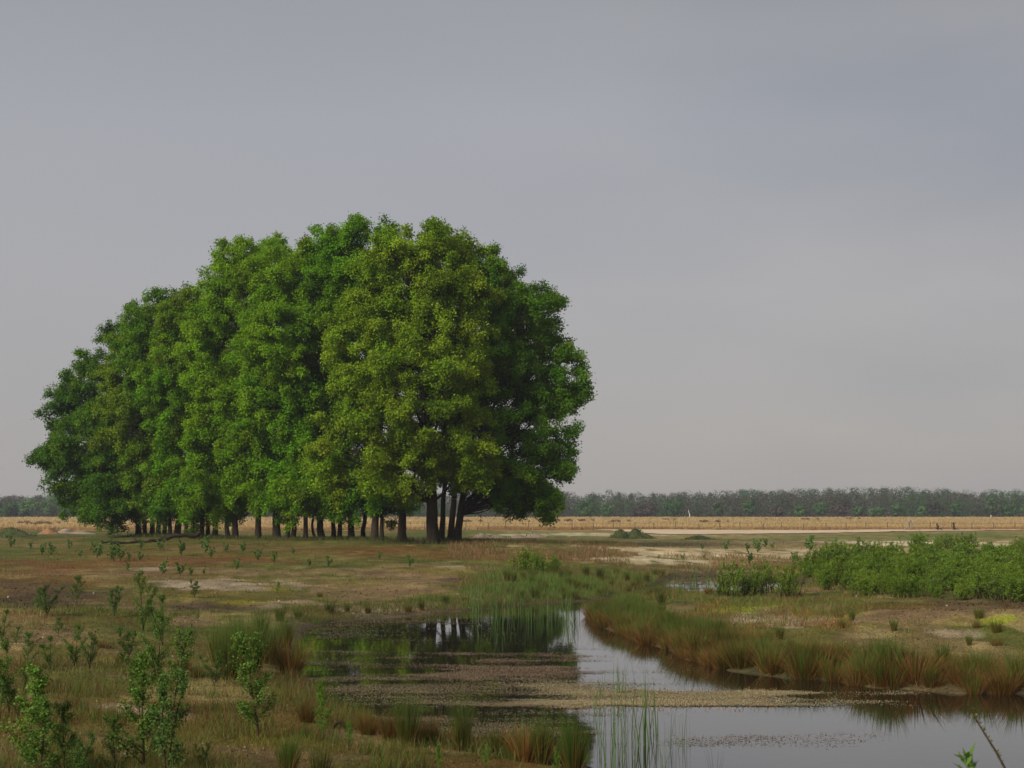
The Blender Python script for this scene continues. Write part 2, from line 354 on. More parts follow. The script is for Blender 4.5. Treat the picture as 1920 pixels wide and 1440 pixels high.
gs = np.full(len(gx), 60.0); near = np.hypot(gx, gy) < 130; gs[near] = pond_sd(gx[near], gy[near])
gz = height(gx, gy, gs); gc, _ = cover(gx, gy, gs)
na, nr = len(az), len(rr)
i = np.arange(nr - 1)[:, None] * na; j = np.arange(na)[None]; j2 = (j + 1) % na
gq = np.stack([i + j, i + j2, i + na + j2, i + na + j], -1).reshape(-1, 4)[:, ::-1]
V = np.stack([gx, gy, gz], 1); V = np.concatenate([V, [[0, 0, float(height(np.zeros(1), np.zeros(1))[0])]]])
cen = np.stack([np.arange(na), (np.arange(na) + 1) % na, np.full(na, len(V) - 1)], 1)[:, ::-1]
ground = make('ground', V, [gq, cen], M_GROUND, col=np.concatenate([gc, gc[:1]]), smooth=True)
tag(ground, kind='structure', label='open heath of olive turf with rust moss, litter and bare sand')
# the pond: one still sheet at z = 0, reaching under the banks
gxx = np.linspace(-14, 46, 61); gyy = np.linspace(8, 72, 65)
X, Yv = np.meshgrid(gxx, gyy); V = np.stack([X.ravel(), Yv.ravel(), np.zeros(X.size)], 1)
i = np.arange(64)[:, None] * 61; j = np.arange(60)[None]
tag(make('water', V, [np.stack([i + j, i + j + 1, i + 62 + j, i + 61 + j], -1).reshape(-1, 4)], M_WATER), kind='structure', label='still dark pond mirroring the grey sky')

# the pale sand track beyond the flats
def track():
    mb = MB(); a0, a1 = at_depth(1130, 990, 128), at_depth(1905, 990, 150)
    n, m = 160, 8; V = []
    for q in range(n + 1):
        t = q / n; X = a0[0] + (a1[0] - a0[0]) * t
        yb = 146 + 4 * t + 2.0 * (vn(np.array([X / 9.]), np.array([3.]), 3)[0] - .5) * 2
        yf = (125 + 20 * t ** 1.4) + 3.0 * (vn(np.array([X / 5.]), np.array([9.]), 4)[0] - .5) * 2 + 1.6 * (vn(np.array([X / 1.2]), np.array([2.]), 6)[0] - .5)
        yf = yb - (yb - yf) * float(sstep(0, .14, np.array(t)))
        for k in range(m + 1):
            V.append((X, yf + (yb - yf) * k / m, 0))
    V = np.array(V); V[:, 2] = height(V[:, 0], V[:, 1], np.full(len(V), 60.)) + .05
    i = np.arange(n)[:, None] * (m + 1); j = np.arange(m)[None]
    mb.add(V, np.stack([i + j, i + m + 1 + j, i + m + 2 + j, i + j + 1], -1).reshape(-1, 4))
    return mb.build('sand_track', M_SAND)
tag(track(), kind='structure', label='pale sand track along the foot of the dry grass field')

# ------------------------------------------------------------------ the oak clump
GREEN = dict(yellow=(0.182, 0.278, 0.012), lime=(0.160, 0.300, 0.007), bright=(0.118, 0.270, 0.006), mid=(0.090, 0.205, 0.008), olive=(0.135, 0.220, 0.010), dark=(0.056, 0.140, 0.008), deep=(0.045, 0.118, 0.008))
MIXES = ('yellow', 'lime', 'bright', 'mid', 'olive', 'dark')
def crown_mesh(lobes, D, hue, rng, dens, parent, base):
    """Leaf cloud: lobes carry billows, billows carry sprigs, sprigs carry leaves."""
    Ps, Ns, Cs, sprays = [], [], [], []
    base_col = np.array(GREEN[hue])
    for (cx, cy, rx, ry, dd) in lobes:
        c = at_depth(cx, cy, D + dd); ax, az_ = rx * (D + dd) / F, ry * (D + dd) / F; ay = min(ax * 1.1, 5.0)
        area = 4 * math.pi * ((ax * ay) ** 1.6 / 3 + (ax * az_) ** 1.6 / 3 + (ay * az_) ** 1.6 / 3) ** (1 / 1.6)
        nb = max(6, int(area / 1.55 * dens))
        d = norm(rng.normal(size=(nb, 3))); keep = (d[:, 1] < .35) | (rng.random(nb) < .5); d = d[keep]; nb = len(d)
        rad = rng.uniform(.55, 1.0, nb)[:, None]
        B = c + d * np.array([ax, ay, az_]) * rad
        rb = rng.uniform(.38, 1.15, nb)
        tint = rng.normal(1, .12, nb)[:, None] * (1 + rng.normal(0, .065, (nb, 1)) * np.array([[1, .15, .6]]))
        for q in range(nb):
            # a spray: a fan of twigs leaning outward and slightly drooping, not a ball
            ns = int(16 * rb[q] ** 1.5) + 6
            ax_ = norm(d[q] * np.array([1, 1, .75]) + rng.normal(0, .5, 3)); u = rng.uniform(-.85, 1.05, ns)[:, None]
            o = norm(rng.normal(size=(ns, 3)) + d[q] * .7 + np.array([0, 0, .5]))
            sp_ = B[q] + ax_ * u * rb[q] + o * np.array([.78, .78, .68]) * rb[q] * rng.uniform(.1, 1.0, ns)[:, None] * (1.1 - .5 * np.abs(u)) - np.array([0, 0, .22]) * u * np.abs(u) * rb[q]
            nl = 44
            p = np.repeat(sp_, nl, 0) + rng.normal(size=(ns * nl, 3)) * np.array([.15, .15, .13])
            nn = np.repeat(o, nl, 0) * .7 + rng.normal(size=(ns * nl, 3)) * .55 + np.array([0, 0, .3])
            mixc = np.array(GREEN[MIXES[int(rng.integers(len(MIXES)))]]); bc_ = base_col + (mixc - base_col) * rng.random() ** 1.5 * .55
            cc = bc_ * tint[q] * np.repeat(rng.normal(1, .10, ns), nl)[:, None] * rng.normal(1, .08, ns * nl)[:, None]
            cc[:, 0] *= rng.uniform(.9, 1.1, ns * nl)
            Ps.append(p); Ns.append(nn); Cs.append(cc)
            sprays.append(B[q])
    P, Nn, Cc = np.concatenate(Ps), np.concatenate(Ns), np.concatenate(Cs)
    L = rng.uniform(.10, .165, len(P))
    V, q = leaves(P, Nn, L, L * rng.uniform(.55, .75, len(P)), rng)
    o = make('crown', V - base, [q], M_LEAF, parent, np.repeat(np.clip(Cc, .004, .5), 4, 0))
    return np.array(sprays)
def oak(label, px, py, wpx, D, lobes, hue, seed, dens=1.0, lean=0.0, curve=0.0, top=None):
    rng = np.random.default_rng(seed)
    b = at_depth(px, py, D); b[2] = float(height(b[0:1], b[1:2])[0]) - .04
    root = empty('oak_tree', b); tag(root, label, 'oak tree', 'oaks of the clump on the mound')
    sprays = crown_mesh(lobes, D, hue, rng, dens, root, b)
    cz = sprays[:, 2]; ht = top or float(np.percentile(cz, 82) - b[2])
    r0 = wpx * D / F / 2 * .86
    # trunk: root flare, slight sway, taper
    n = 14; t = np.linspace(0, 1, n) ** 1.35; z = t * ht
    mid = sprays[:, :2].mean(0) - b[:2]
    path = np.stack([mid[0] * t ** 2 * .8 + (lean + rng.normal(0, .018)) * z + curve * np.sin(np.minimum(z / 2.2, 1) * math.pi) + rng.normal(0, .03, n) * (t > 0.05),
                     mid[1] * t ** 2 * .8 + rng.normal(0, .04, n), z], 1)
    rad = r0 * (1 - .80 * t) * (1 + .36 * np.exp(-z / .28)); path[0, 2] = -.15
    mb = MB(); V, q = tube(path, rad, 14)
    ang = np.arctan2(V[:, 1] - np.repeat(path[:, 1], 14), V[:, 0] - np.repeat(path[:, 0], 14)); zz = np.repeat(z, 14)
    ph = rng.uniform(0, 6.28)
    f = 1 + (.11 * np.exp(-zz / .4) + .03) * np.sin(ang * 5 + ph) + .03 * np.sin(ang * 3 + zz * 1.7 + ph)
    V[:, 0] = np.repeat(path[:, 0], 14) + (V[:, 0] - np.repeat(path[:, 0], 14)) * f
    V[:, 1] = np.repeat(path[:, 1], 14) + (V[:, 1] - np.repeat(path[:, 1], 14)) * f
    mb.add(V, q); mb.build('trunk', M_BARK, root, True)
    lim = MB()
    nb = min(len(sprays), int(26 + len(sprays) * .3))
    for s_ in sprays[rng.choice(len(sprays), nb, False)] - b:
        hh = np.clip(s_[2] - np.hypot(s_[0], s_[1]) * rng.uniform(.35, .9), ht * .16, ht * .97)
        k = np.interp(hh, z, np.arange(n)); p0 = np.array([np.interp(hh, z, path[:, 0]), np.interp(hh, z, path[:, 1]), hh])
        rr_ = max(.02, np.interp(hh, z, rad) * rng.uniform(.22, .42)); ln = np.linalg.norm(s_ - p0)
        tt = np.linspace(0, 1, 6)[:, None]; bow = np.array([0, 0, 1]) * ln * rng.uniform(.02, .16) + rng.normal(0, .05 * ln, 3)
        pa = p0 + (s_ - p0) * tt + bow * np.sin(tt * math.pi) + rng.normal(0, .02 * ln, (6, 3)) * (tt > 0)
        lim.add(*tube(pa, rr_ * (1 - .85 * tt[:, 0]), 5))
        for _ in range(2):
            u = rng.integers(2, 5); e2 = pa[u] + norm(rng.normal(size=3) + norm(s_ - p0)) * rng.uniform(.5, 1.3)
            lim.add(*tube(np.linspace(pa[u], e2, 3) + rng.normal(0, .04, (3, 3)) * np.array([[0], [1], [1]]), np.array([.022, .015, .006]), 4))
    lim.build('branches', M_BARK, root, True)
    return root
def inner(px, D, y0=780, rx=48, ry=150):                          # crowns mostly hidden inside the mass
    return [(px, y0 + 10, rx, ry, 1.5)]
OAKS = [  # label, trunk x, base y, width, distance, lobes, hue, crown density, lean, curve
    ('stout brown oak trunk closest to the pond, under the big yellow-green crown', 812, 1014, 27, 79.0,
     [(785, 540, 122, 128, 0), (700, 640, 90, 130, -1), (850, 620, 98, 150, -.5), (770, 740, 140, 125, -2), (675, 850, 85, 85, -1.5), (855, 835, 66, 62, -2), (760, 880, 66, 54, -1.5), (835, 500, 62, 66, .5)], 'yellow', .88, 0, 0),
    ('end oak of the clump with a split base, its boughs drooping to the reddish sedge', 858, 1020, 17, 80.5,
     [(970, 650, 74, 110, 1), (1018, 712, 66, 72, 1.5), (1022, 800, 60, 66, 1), (1056, 745, 42, 72, 1.2), (1085, 690, 22, 26, 1.2), (960, 870, 85, 80, .5), (990, 925, 44, 28, 0), (1004, 958, 26, 16, 0), (1035, 930, 30, 24, .5), (920, 775, 72, 85, .5), (1010, 885, 54, 52, 0), (908, 885, 48, 44, -.5), (942, 915, 46, 34, .2), (962, 900, 50, 46, .6)], 'mid', .8, .0, 0),
    ('oak trunk touching the split-base end oak, dark crown behind the yellow one', 845, 1018, 14, 84.5,
     [(940, 550, 60, 72, 2), (1000, 590, 54, 60, 2), (905, 520, 46, 56, 2), (1000, 680, 60, 80, 3), (900, 700, 80, 110, 3)], 'dark', .95, .03, 0),
    ('oak trunk half hidden behind the stout brown trunk by the pond', 827, 1012, 13, 83.0, inner(850, 83, 760, 60, 130), 'mid', .7, .02, 0),
    ('free-standing straight dark oak trunk with open field on both sides, beside the stout brown trunk', 754, 1008, 18, 83.0,
     [(690, 500, 78, 98, 2), (640, 500, 60, 80, 2), (740, 560, 80, 110, 3)], 'bright', 1.0, 0, 0),
    ('thin straight oak trunk at the field-side edge of the leaning triple trunk', 716, 1008, 9, 85.0, inner(716, 85), 'mid', .55, 0, 0),
    ('broad leaning oak trunk in the middle of the triple trunk', 702, 1009, 16, 84.0, [(650, 560, 80, 120, 1), (690, 680, 70, 130, 1)], 'bright', .8, .05, 0),
    ('slim oak trunk leaning towards the triple trunk and joining its foot', 681, 1008, 10, 85.5, inner(675, 85), 'mid', .55, -.01, 0),
    ('evenly thick black oak trunk upright by a narrow gap, before the slim joined one', 659, 1006, 14, 86.0, [(610, 560, 66, 105, 1), (600, 680, 70, 120, 0)], 'bright', .95, 0, 0),
    ('slanting oak trunk of a close pair whose feet nearly touch', 637, 1007, 10, 86.5, inner(637, 87), 'mid', .55, -.05, 0),
    ('upright oak trunk of the close pair beside the slanting one', 625, 1006, 10, 87.0, [(590, 790, 62, 105, -1), (600, 890, 55, 52, -1), (625, 830, 50, 90, -1.5)], 'bright', 1.0, 0, 0),
    ('flared oak trunk just past the thin crooked stem', 603, 1007, 15, 86.5, inner(600, 87), 'bright', .6, 0, 0),
    ('thin crooked oak stem bowing sideways at its foot', 592, 1006, 6, 86.0, inner(592, 87, 800, 36, 110), 'mid', .5, 0, -.22),
    ('slim oak trunk alone between two rounded light gaps', 573, 1008, 10, 85.5, [(555, 560, 78, 115, 0), (530, 640, 70, 110, -1)], 'lime', 1.0, 0, 0),
    ('oak trunk on the pond-ward side of the fused pair with a wide foot', 550, 1005, 11, 88.0, inner(548, 88), 'mid', .6, -.02, 0),
    ('oak trunk on the far side of the fused pair with a wide foot', 539, 1004, 11, 88.0, [(545, 740, 80, 110, -1.5), (560, 850, 72, 90, -1.5)], 'bright', 1.0, 0, 0),
    ('wide flaring oak trunk after the clear gap, beneath low bright foliage', 518, 1004, 17, 88.5, [(510, 890, 62, 62, -1.5), (480, 800, 65, 80, -1.5), (500, 720, 60, 90, -1)], 'lime', .95, 0, 0),
    ('single dark oak trunk standing between two wide clear gaps', 484, 1004, 13, 89.5, [(455, 560, 70, 95, 0), (445, 495, 45, 44, 1), (500, 490, 55, 55, 1.5), (430, 545, 42, 60, .5)], 'lime', .85, 0, 0),
    ('thick oak trunk at the edge of the wide clear gap, beside a low spray', 441, 1000, 13, 90.0, [(430, 660, 75, 100, -1), (440, 770, 80, 100, -1.5), (400, 875, 66, 72, -2), (380, 640, 50, 70, 0)], 'lime', .95, 0, 0),
    ('oak trunk fused with the thick one at the wide gap, curving away from it', 428, 1000, 10, 91.0, inner(425, 91, 790, 45, 120), 'bright', .6, .04, -.1),
    ('curving oak trunk forming one side of the arched gap', 402, 1000, 12, 92.0, inner(400, 92, 780, 45, 120), 'olive', .6, -.04, .1),
    ('slim oak trunk close behind the curving trunk of the arched gap', 390, 999, 9, 93.0, inner(390, 93, 780, 45, 120), 'mid', .6, 0, 0),
    ('dark oak trunk with a low leafy bough across its top, near the fallen branch', 379, 999, 10, 92.5, [(345, 640, 62, 90, 0), (370, 720, 62, 100, -1), (370, 580, 26, 40, 1)], 'olive', .95, 0, 0),
    ('slender oak trunk leaning away from the pond over the fallen branch', 363, 1000, 8, 92.0, inner(358, 92, 800, 40, 110), 'mid', .6, -.07, 0),
    ('slender upright oak trunk paired with the leaning one above the fallen branch', 349, 1000, 9, 93.0, [(330, 750, 68, 95, -1), (370, 870, 58, 62, -1.5)], 'bright', .85, .01, 0),
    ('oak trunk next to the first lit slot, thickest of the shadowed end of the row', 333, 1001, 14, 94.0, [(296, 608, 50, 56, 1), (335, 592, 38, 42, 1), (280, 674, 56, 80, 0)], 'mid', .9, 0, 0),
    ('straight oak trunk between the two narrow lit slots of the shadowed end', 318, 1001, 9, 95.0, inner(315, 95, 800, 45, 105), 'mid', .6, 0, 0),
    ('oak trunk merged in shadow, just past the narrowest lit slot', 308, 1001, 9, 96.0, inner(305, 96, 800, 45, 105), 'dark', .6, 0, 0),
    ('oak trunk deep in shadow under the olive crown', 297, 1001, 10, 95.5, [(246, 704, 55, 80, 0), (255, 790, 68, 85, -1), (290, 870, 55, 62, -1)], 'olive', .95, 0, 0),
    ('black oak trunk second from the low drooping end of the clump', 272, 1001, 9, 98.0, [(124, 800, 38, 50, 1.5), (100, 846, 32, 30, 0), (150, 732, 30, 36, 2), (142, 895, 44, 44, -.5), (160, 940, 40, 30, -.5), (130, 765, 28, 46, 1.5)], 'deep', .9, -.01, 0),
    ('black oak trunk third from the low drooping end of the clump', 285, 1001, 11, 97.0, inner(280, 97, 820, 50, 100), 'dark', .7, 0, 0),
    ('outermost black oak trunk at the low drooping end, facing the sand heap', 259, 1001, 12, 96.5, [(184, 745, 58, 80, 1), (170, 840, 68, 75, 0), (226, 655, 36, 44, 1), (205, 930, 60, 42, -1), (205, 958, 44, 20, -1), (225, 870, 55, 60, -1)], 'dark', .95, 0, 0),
]
for k, (lab, px, py, w, D, lobes, hue, dens, lean, curve) in enumerate(OAKS):
    rl = random.Random(k)
    if px < 720: lobes = lobes + [(px + rl.uniform(-14, 14), rl.uniform(900, 936), rl.uniform(38, 58), rl.uniform(30, 46), rl.uniform(-1.5, 1))]
    if px < 350: lobes = lobes + [(px + rl.uniform(-10, 6), rl.uniform(930, 942), 36, 28, rl.uniform(-2, 0))]
    oak(lab, px, py, w, D, lobes, hue, 100 + k, dens, lean, curve)

# ------------------------------------------------------------------ far wood, field, fence
rngf = np.random.default_rng(7)
def puff(P, rad, n, rng, size, col, squash=.8):
    o = norm(rng.normal(size=(n, 3)) + np.array([0, 0, .25])); p = P + o * rad * np.array([1, 1, squash]) * rng.uniform(.55, 1.05, n)[:, None]
    V, q = leaves(p, o + rng.normal(size=(n, 3)) * .3, rng.uniform(.7, 1.3, n) * size, size * .75, rng)
    return V, q, np.repeat(np.clip(col * rng.normal(1, .09, (n, 1)), .003, .6), 4, 0)
def wood_top(px):
    """Height in photo pixels of the far wood's skyline."""
    return np.interp(px, [-900, -200, 0, 100, 400, 1060, 1200, 1330, 1400, 1480, 1600, 1700, 1800, 1920, 2300, 2900], [926, 925, 926, 928, 924, 921, 923, 921, 917, 916, 913, 912, 917, 919, 916, 922])
mb = MB()
for q in range(2100):
    px = rngf.uniform(-700, 2700); u = rngf.random(); D = 458 + 75 * u
    g = at_depth(px, 960, D); top = at_depth(px, wood_top(px) + rngf.normal(0, 1.1), D)[2] - .5
    z1 = top * (.52 + .48 * u ** .6) if u < .8 else top + rngf.normal(0, .25)
    pine = vn(np.array([px / 90.]), np.array([u * 3.]), 44)[0] + rngf.normal(0, .15) < .56; conic = rngf.random() < .12
    col = np.array((0.060, 0.062, 0.040)) * rngf.uniform(.86, 1.12) if pine else np.array((0.042, 0.078, 0.028)) * rngf.uniform(.85, 1.15)
    if u > .78 and px > 1350 and rngf.random() < .65: col = np.array((0.05, 0.10, 0.045)) * rngf.uniform(.8, 1.2)
    rad = rngf.uniform(1.7, 3.3)
    for h in range(3):
        V, F_, c = puff(np.array([g[0] + rngf.normal(0, .8), D + rngf.normal(0, .8), max(1.2, z1 - rad * .6 - h * rad * 1.0)]), rad * (.45 if conic and h == 0 else 1), 110, rngf, .42, col, 1.5 if conic and h == 0 else .8)
        mb.add(V, F_, c)
tag(mb.build('forest', M_FAR), 'distant mixed pine and birch wood along the horizon', 'forest', kind='stuff')
def far_tree(px, py, hpx, wpx, D, col, label, pale=False, group='single trees along the front of the far wood', cat='tree', name='tree'):
    rng = np.random.default_rng(int(px * 7 + hpx + 9000))
    b = at_depth(px, 966, D); b[2] = float(height(b[0:1], b[1:2], np.full(1, 60.))[0])
    H = hpx * D / F; Wd = wpx * D / F
    o = empty(name, b); tag(o, label, cat, group)
    t = np.linspace(0, 1, 6); pa = np.stack([rng.normal(0, .02 * H, 6) * t, rng.normal(0, .02, 6), t * H * .85], 1)
    m = MB(); m.add(*tube(pa, (.028 * H + .06) * (1 - .8 * t), 6))
    for s_ in (-1, 1): m.add(*tube(np.linspace(pa[2], pa[4] + np.array([s_ * Wd * .25, 0, 0]), 4), np.array([.1, .07, .05, .02]) * H / 8, 5))
    m.build('trunk', M_BIRCH if pale else M_BARK, o)
    m = MB()
    for q in range(16):
        d = norm(rng.normal(size=3)); c = np.array([d[0] * Wd * .33, d[1] * Wd * .33, H * (.56 + .34 * d[2])])
        rad = Wd * rng.uniform(.17, .27)
        m.add(*puff(c, rad, 75, rng, .55, np.array(col) * rng.uniform(.75, 1.2)))
    m.build('crown', M_FAR, o)
GR, GR2, BR = (0.046, 0.100, 0.030), (0.066, 0.132, 0.034), (0.070, 0.055, 0.042)
FT = [(1098, 30, 42, GR, 'broad green tree by the wood\'s edge, just clear of the drooping oak bough'), (1100 - 2, 17, 22, GR2, 'low light green bush tree in front of the broad green one'), (1140, 26, 24, GR2, 'narrow upright light green tree beside a brown thicket'),
      (1207, 24, 46, BR, 'wide brown leafless thicket tree short of the white birch stem'), (1262, 34, 40, GR, 'tall green tree just before the white birch stem'), (1345, 28, 30, (0.06, 0.085, 0.035), 'dull olive tree past the white birch stem'),
      (1405, 32, 26, GR, 'green round tree rising above brown pines'), (1455, 18, 26, BR, 'low brown bush tree among small green ones'), (1500, 22, 24, GR2, 'light green tree with a notch of brown wood behind'), (1538, 26, 30, GR, 'full green tree adjoining a dark brown one'),
      (1575, 27, 34, BR, 'dark brown pine adjoining the full green tree'), (1610, 18, 20, GR, 'small green tree standing clear past the dark pine'), (1634, 14, 14, GR2, 'lowest bright green tree in the row'), (1650, 20, 20, GR, 'green tree shoulder to shoulder with the lowest bright one'),
      (1680, 24, 24, GR, 'green tree behind the broken fence tripod'), (1730, 20, 16, GR2, 'narrow light green tree next to the big dark conifer'), (1753, 38, 34, (0.045, 0.05, 0.035), 'big dark conical pine standing proud of the wood'), (1790, 24, 26, GR, 'rounded green tree after the big dark conifer'),
      (1858, 34, 36, (0.055, 0.085, 0.035), 'olive tree with a forked pale trunk'), (1893, 26, 30, GR, 'green tree partnering the fork-trunked olive one'), (1930, 24, 30, GR2, 'green tree cut by the picture edge at the wood'),
      (20, 24, 40, GR, 'green tree beyond the dry field, next to a dark bush'), (55, 34, 44, GR2, 'light green spreading tree beyond the dry field'), (95, 40, 44, GR2, 'tallest light green tree beyond the dry field, clear of the oak boughs'), (128, 30, 36, GR, 'green tree half behind the drooping oak boughs'),
      (-15, 26, 34, GR, 'green tree at the very edge beyond the dry field'), (27, 13, 15, BR, 'dark rounded bush in front of green trees over the dry field'), (46, 11, 15, BR, 'lower dark bush beside the rounded one over the dry field'), (120, 17, 20, BR, 'brown bush under the drooping oak boughs far off')]
for (px, h, w, c, lab) in FT: far_tree(px, 966, h, w, 449, c, lab, pale='pale' in lab)
def birch_stem():
    b = at_depth(1293, 966, 446); b[2] = .9; o = empty('birch_tree', b); tag(o, 'slim white birch stem standing bare against the far wood', 'birch')
    t = np.linspace(0, 1, 6); m = MB(); m.add(*tube(np.stack([-.3 * t + .12 * np.sin(t * 7), 0 * t, t * 2.9], 1), .17 * (1 - .6 * t), 6)); m.build('trunk', M_BIRCH, o)
    r_ = np.random.default_rng(4); m = MB()
    for q in range(5): m.add(*puff(np.array([r_.normal(-.2, .5), r_.normal(0, .5), 2.7 + r_.uniform(-.2, .9)]), .5, 24, r_, .35, np.array(BR)))
    m.build('crown', M_FAR, o)
birch_stem()

# dry grass of the field, thick along its near edge
def dry_field():
    rng = np.random.default_rng(21); mb = MB()
    n = 30000; px = rng.uniform(-350, 2250, n); D = 148 + 20 * rng.random(n) ** 1.8
    X = (px - 960) / F * D; Yv = D + (fbm(X / 7., D * 0 + 3, 12, 3) - .5) * 10
    n2 = 34000; px2 = rng.uniform(-350, 2250, n2); D2 = np.exp(rng.uniform(math.log(165), math.log(430), n2)); X = np.concatenate([X, (px2 - 960) / F * D2]); Yv = np.concatenate([Yv, D2])
    D = np.hypot(X, Yv); Z = height(X, Yv, np.full(len(X), 60.))
    edge = sstep(166, 150, Yv)
    H = rng.uniform(.2, .4, len(X)) * (.55 + .9 * fbm(X / 2.6, Yv / 2.5, 95, 3)); tone = .5 * fbm(X / 25., Yv / 9., 91, 3) + .5 * fbm(X / 14., Yv / 3.5, 93, 3)
    col = np.array((0.35, 0.25, 0.115)) * rng.normal(1, .07, (len(X), 1)) * (.6 + .8 * tone[:, None])
    w = (edge * sstep(.25, .55, fbm(X / 6., Yv / 3., 15, 3)) * .85)[:, None]; col = col * (1 - w) + np.array((0.23, 0.12, 0.055)) * w
    V, Fc = blades(np.stack([X, Yv, Z - .03], 1), H, rng.uniform(.05, .11, len(X)) * D / 150, rng.normal(0, .1, (len(X), 2)), rng)
    mb.add(V, Fc, np.clip(col, .01, .8)); return mb.build('dry_grass', M_DRY)
tag(dry_field(), 'tall straw coloured dry grass filling the field before the wood', 'dry grass', kind='stuff')
def heather():
    first = None; rg = random.Random(17)
    for (px, D) in [(1035, 250), (1052, 262), (1075, 258), (1100, 270), (1152, 240), (1165, 246), (1255, 300), (1330, 235), (1352, 240), (1440, 320), (1520, 300), (1600, 330), (60, 210), (78, 205), (96, 214), (130, 240), (660, 255), (735, 250), (885, 245)]:
        if first is None:
            r_ = np.random.default_rng(18); m = MB()
            for q in range(9): m.add(*puff(np.array([r_.normal(0, 1.0), r_.normal(0, .6), .25 + r_.uniform(0, .3)]), r_.uniform(.3, .55), 60, r_, .16, np.array((.15, .095, .055))))
            o = first = m.build('heather_bush', M_FAR)
        else: o = first.copy(); C.objects.link(o)
        p = at_depth(px, 975, D); z = float(height(p[0:1], p[1:2], np.full(1, 60.))[0]); o.location = (float(p[0]), float(p[1]), z); q = rg.uniform(.35, .75); o.scale = (q * 1.5, q, q * .9); o.rotation_euler = (0, 0, rg.uniform(-.3, .3))
        tag(o, 'low dark heather bush standing in the dry grass field', 'heather', 'heather bushes in the dry grass field')
heather()
def fence():
    rng = np.random.default_rng(3); b = at_depth(1400, 985, 147); b[2] = .9
    o = empty('wire_fence', b); tag(o, 'low post and wire fence along the near edge of the dry grass field', 'fence')
    wires = MB(); pts = []
    for k, px in enumerate(np.arange(480, 1960, 39.5)):
        D = 147.5 + .0028 * (px - 1000); p = at_depth(px + rng.normal(0, 2), 985, D); p[2] = float(height(p[0:1], p[1:2], np.full(1, 60.))[0])
        H = rng.uniform(.8, .98); t = np.array([0, .5, 1.]); m = MB()
        m.add(*tube(np.stack([rng.normal(0, .03) * t, 0 * t, t * H - .1], 1), np.array([.045, .042, .04]), 8))
        V, f = m.V[0], m.F[4][0]; top = np.array([[16, 17, 18, 19], [16, 19, 20, 23], [20, 21, 22, 23]]); m.F[4].append(top)
        po = m.build('post', M_POST, o); po.location = [float(v) for v in p - b]; pts.append(p - b + np.array([0, 0, H - .1]))
    for dz in (-.12, -.5): wires.add(*tube(np.array(pts) + np.array([0, .05, dz]), np.full(len(pts), .008), 4))
    wires.build('wire', M_POST, o)
fence()
def stick(mb, p0, p1, r0, r1, rng, n=6, wob=.06):
    t = np.linspace(0, 1, n)[:, None]; L_ = np.linalg.norm(p1 - p0); pa = p0 + (p1 - p0) * t + rng.normal(0, wob * L_, (n, 3)) * np.sin(t * math.pi); mb.add(*tube(pa, np.linspace(r0, r1, n), 7))
def dead_top():
    rng = np.random.default_rng(9); b = ground_at(1706, 991); b = at_depth(1706, 990, 143); b[2] = float(height(b[0:1], b[1:2], np.full(1, 60.))[0])
    m = MB(); stick(m, np.array([.1, 0, 1.15]), np.array([.75, -.3, .0]), .05, .03, rng); stick(m, np.array([.75, -.3, .03]), np.array([1.4, -.5, .02]), .03, .02, rng)
    stick(m, np.array([-.55, 0, 0]), np.array([.1, 0, 1.15]), .05, .04, rng); stick(m, np.array([.1, .3, 0]), np.array([.12, 0, 1.2]), .05, .04, rng); stick(m, np.array([.05, 0, .9]), np.array([-.8, 0, .5]), .03, .015, rng)
    o = m.build('dead_branch', M_DEAD); o.location = [float(v) for v in b]; tag(o, 'bleached dead branches propped as a tripod against the field edge', 'dead branch')
    for px, h, lab in ((1759, .7, 'short dark leaning stump post by the field edge, past the branch tripod'), (1790, .8, 'dark stump with a snapped side limb by the field edge')):
        b = at_depth(px, 990, 145); b[2] = float(height(b[0:1], b[1:2], np.full(1, 60.))[0]); m = MB()
        stick(m, np.array([0, 0, -.1]), np.array([-.12, 0, h]), .13, .07, rng); stick(m, np.array([-.03, 0, .2]), np.array([.5, 0, .02]), .06, .04, rng)
        if 'snapped' in lab: stick(m, np.array([-.1, 0, h * .8]), np.array([.12, 0, h]), .05, .03, rng)
        o = m.build('tree_stump', M_BARK); o.location = [float(v) for v in b]; tag(o, lab, 'stump')
dead_top()
def fallen():
    rng = np.random.default_rng(19); pts = [(190, 1010), (225, 1013), (262, 1011), (300, 1008), (335, 1005), (375, 998)]
    P = []
    for (px, py) in pts:
        p = at_depth(px, py, 86 + (px - 190) * .018); p[2] = float(height(p[0:1], p[1:2], np.full(1, 60.))[0]) + .07 + .25 * (px > 330) + .06 * rng.random(); P.append(p)
    P = np.array(P); b = P[0].copy(); tt = np.linspace(0, 5, 22)
    pa = np.stack([np.interp(tt, range(6), P[:, k]) for k in range(3)], 1) + rng.normal(0, .05, (22, 3)); m = MB(); m.add(*tube(pa - b, np.linspace(.05, .15, 22), 8))
    for q in (4, 8, 12, 15): stick(m, pa[q] - b, pa[q] - b + np.array([rng.normal(-.6, .3), rng.normal(0, .3), rng.uniform(.05, .3)]), .05, .015, rng)
    o = m.build('fallen_branch', M_BARK); o.location = [float(v) for v in b]; tag(o, 'long dark fallen branch lying on the turf before the shadowed oaks', 'fallen branch')
fallen()
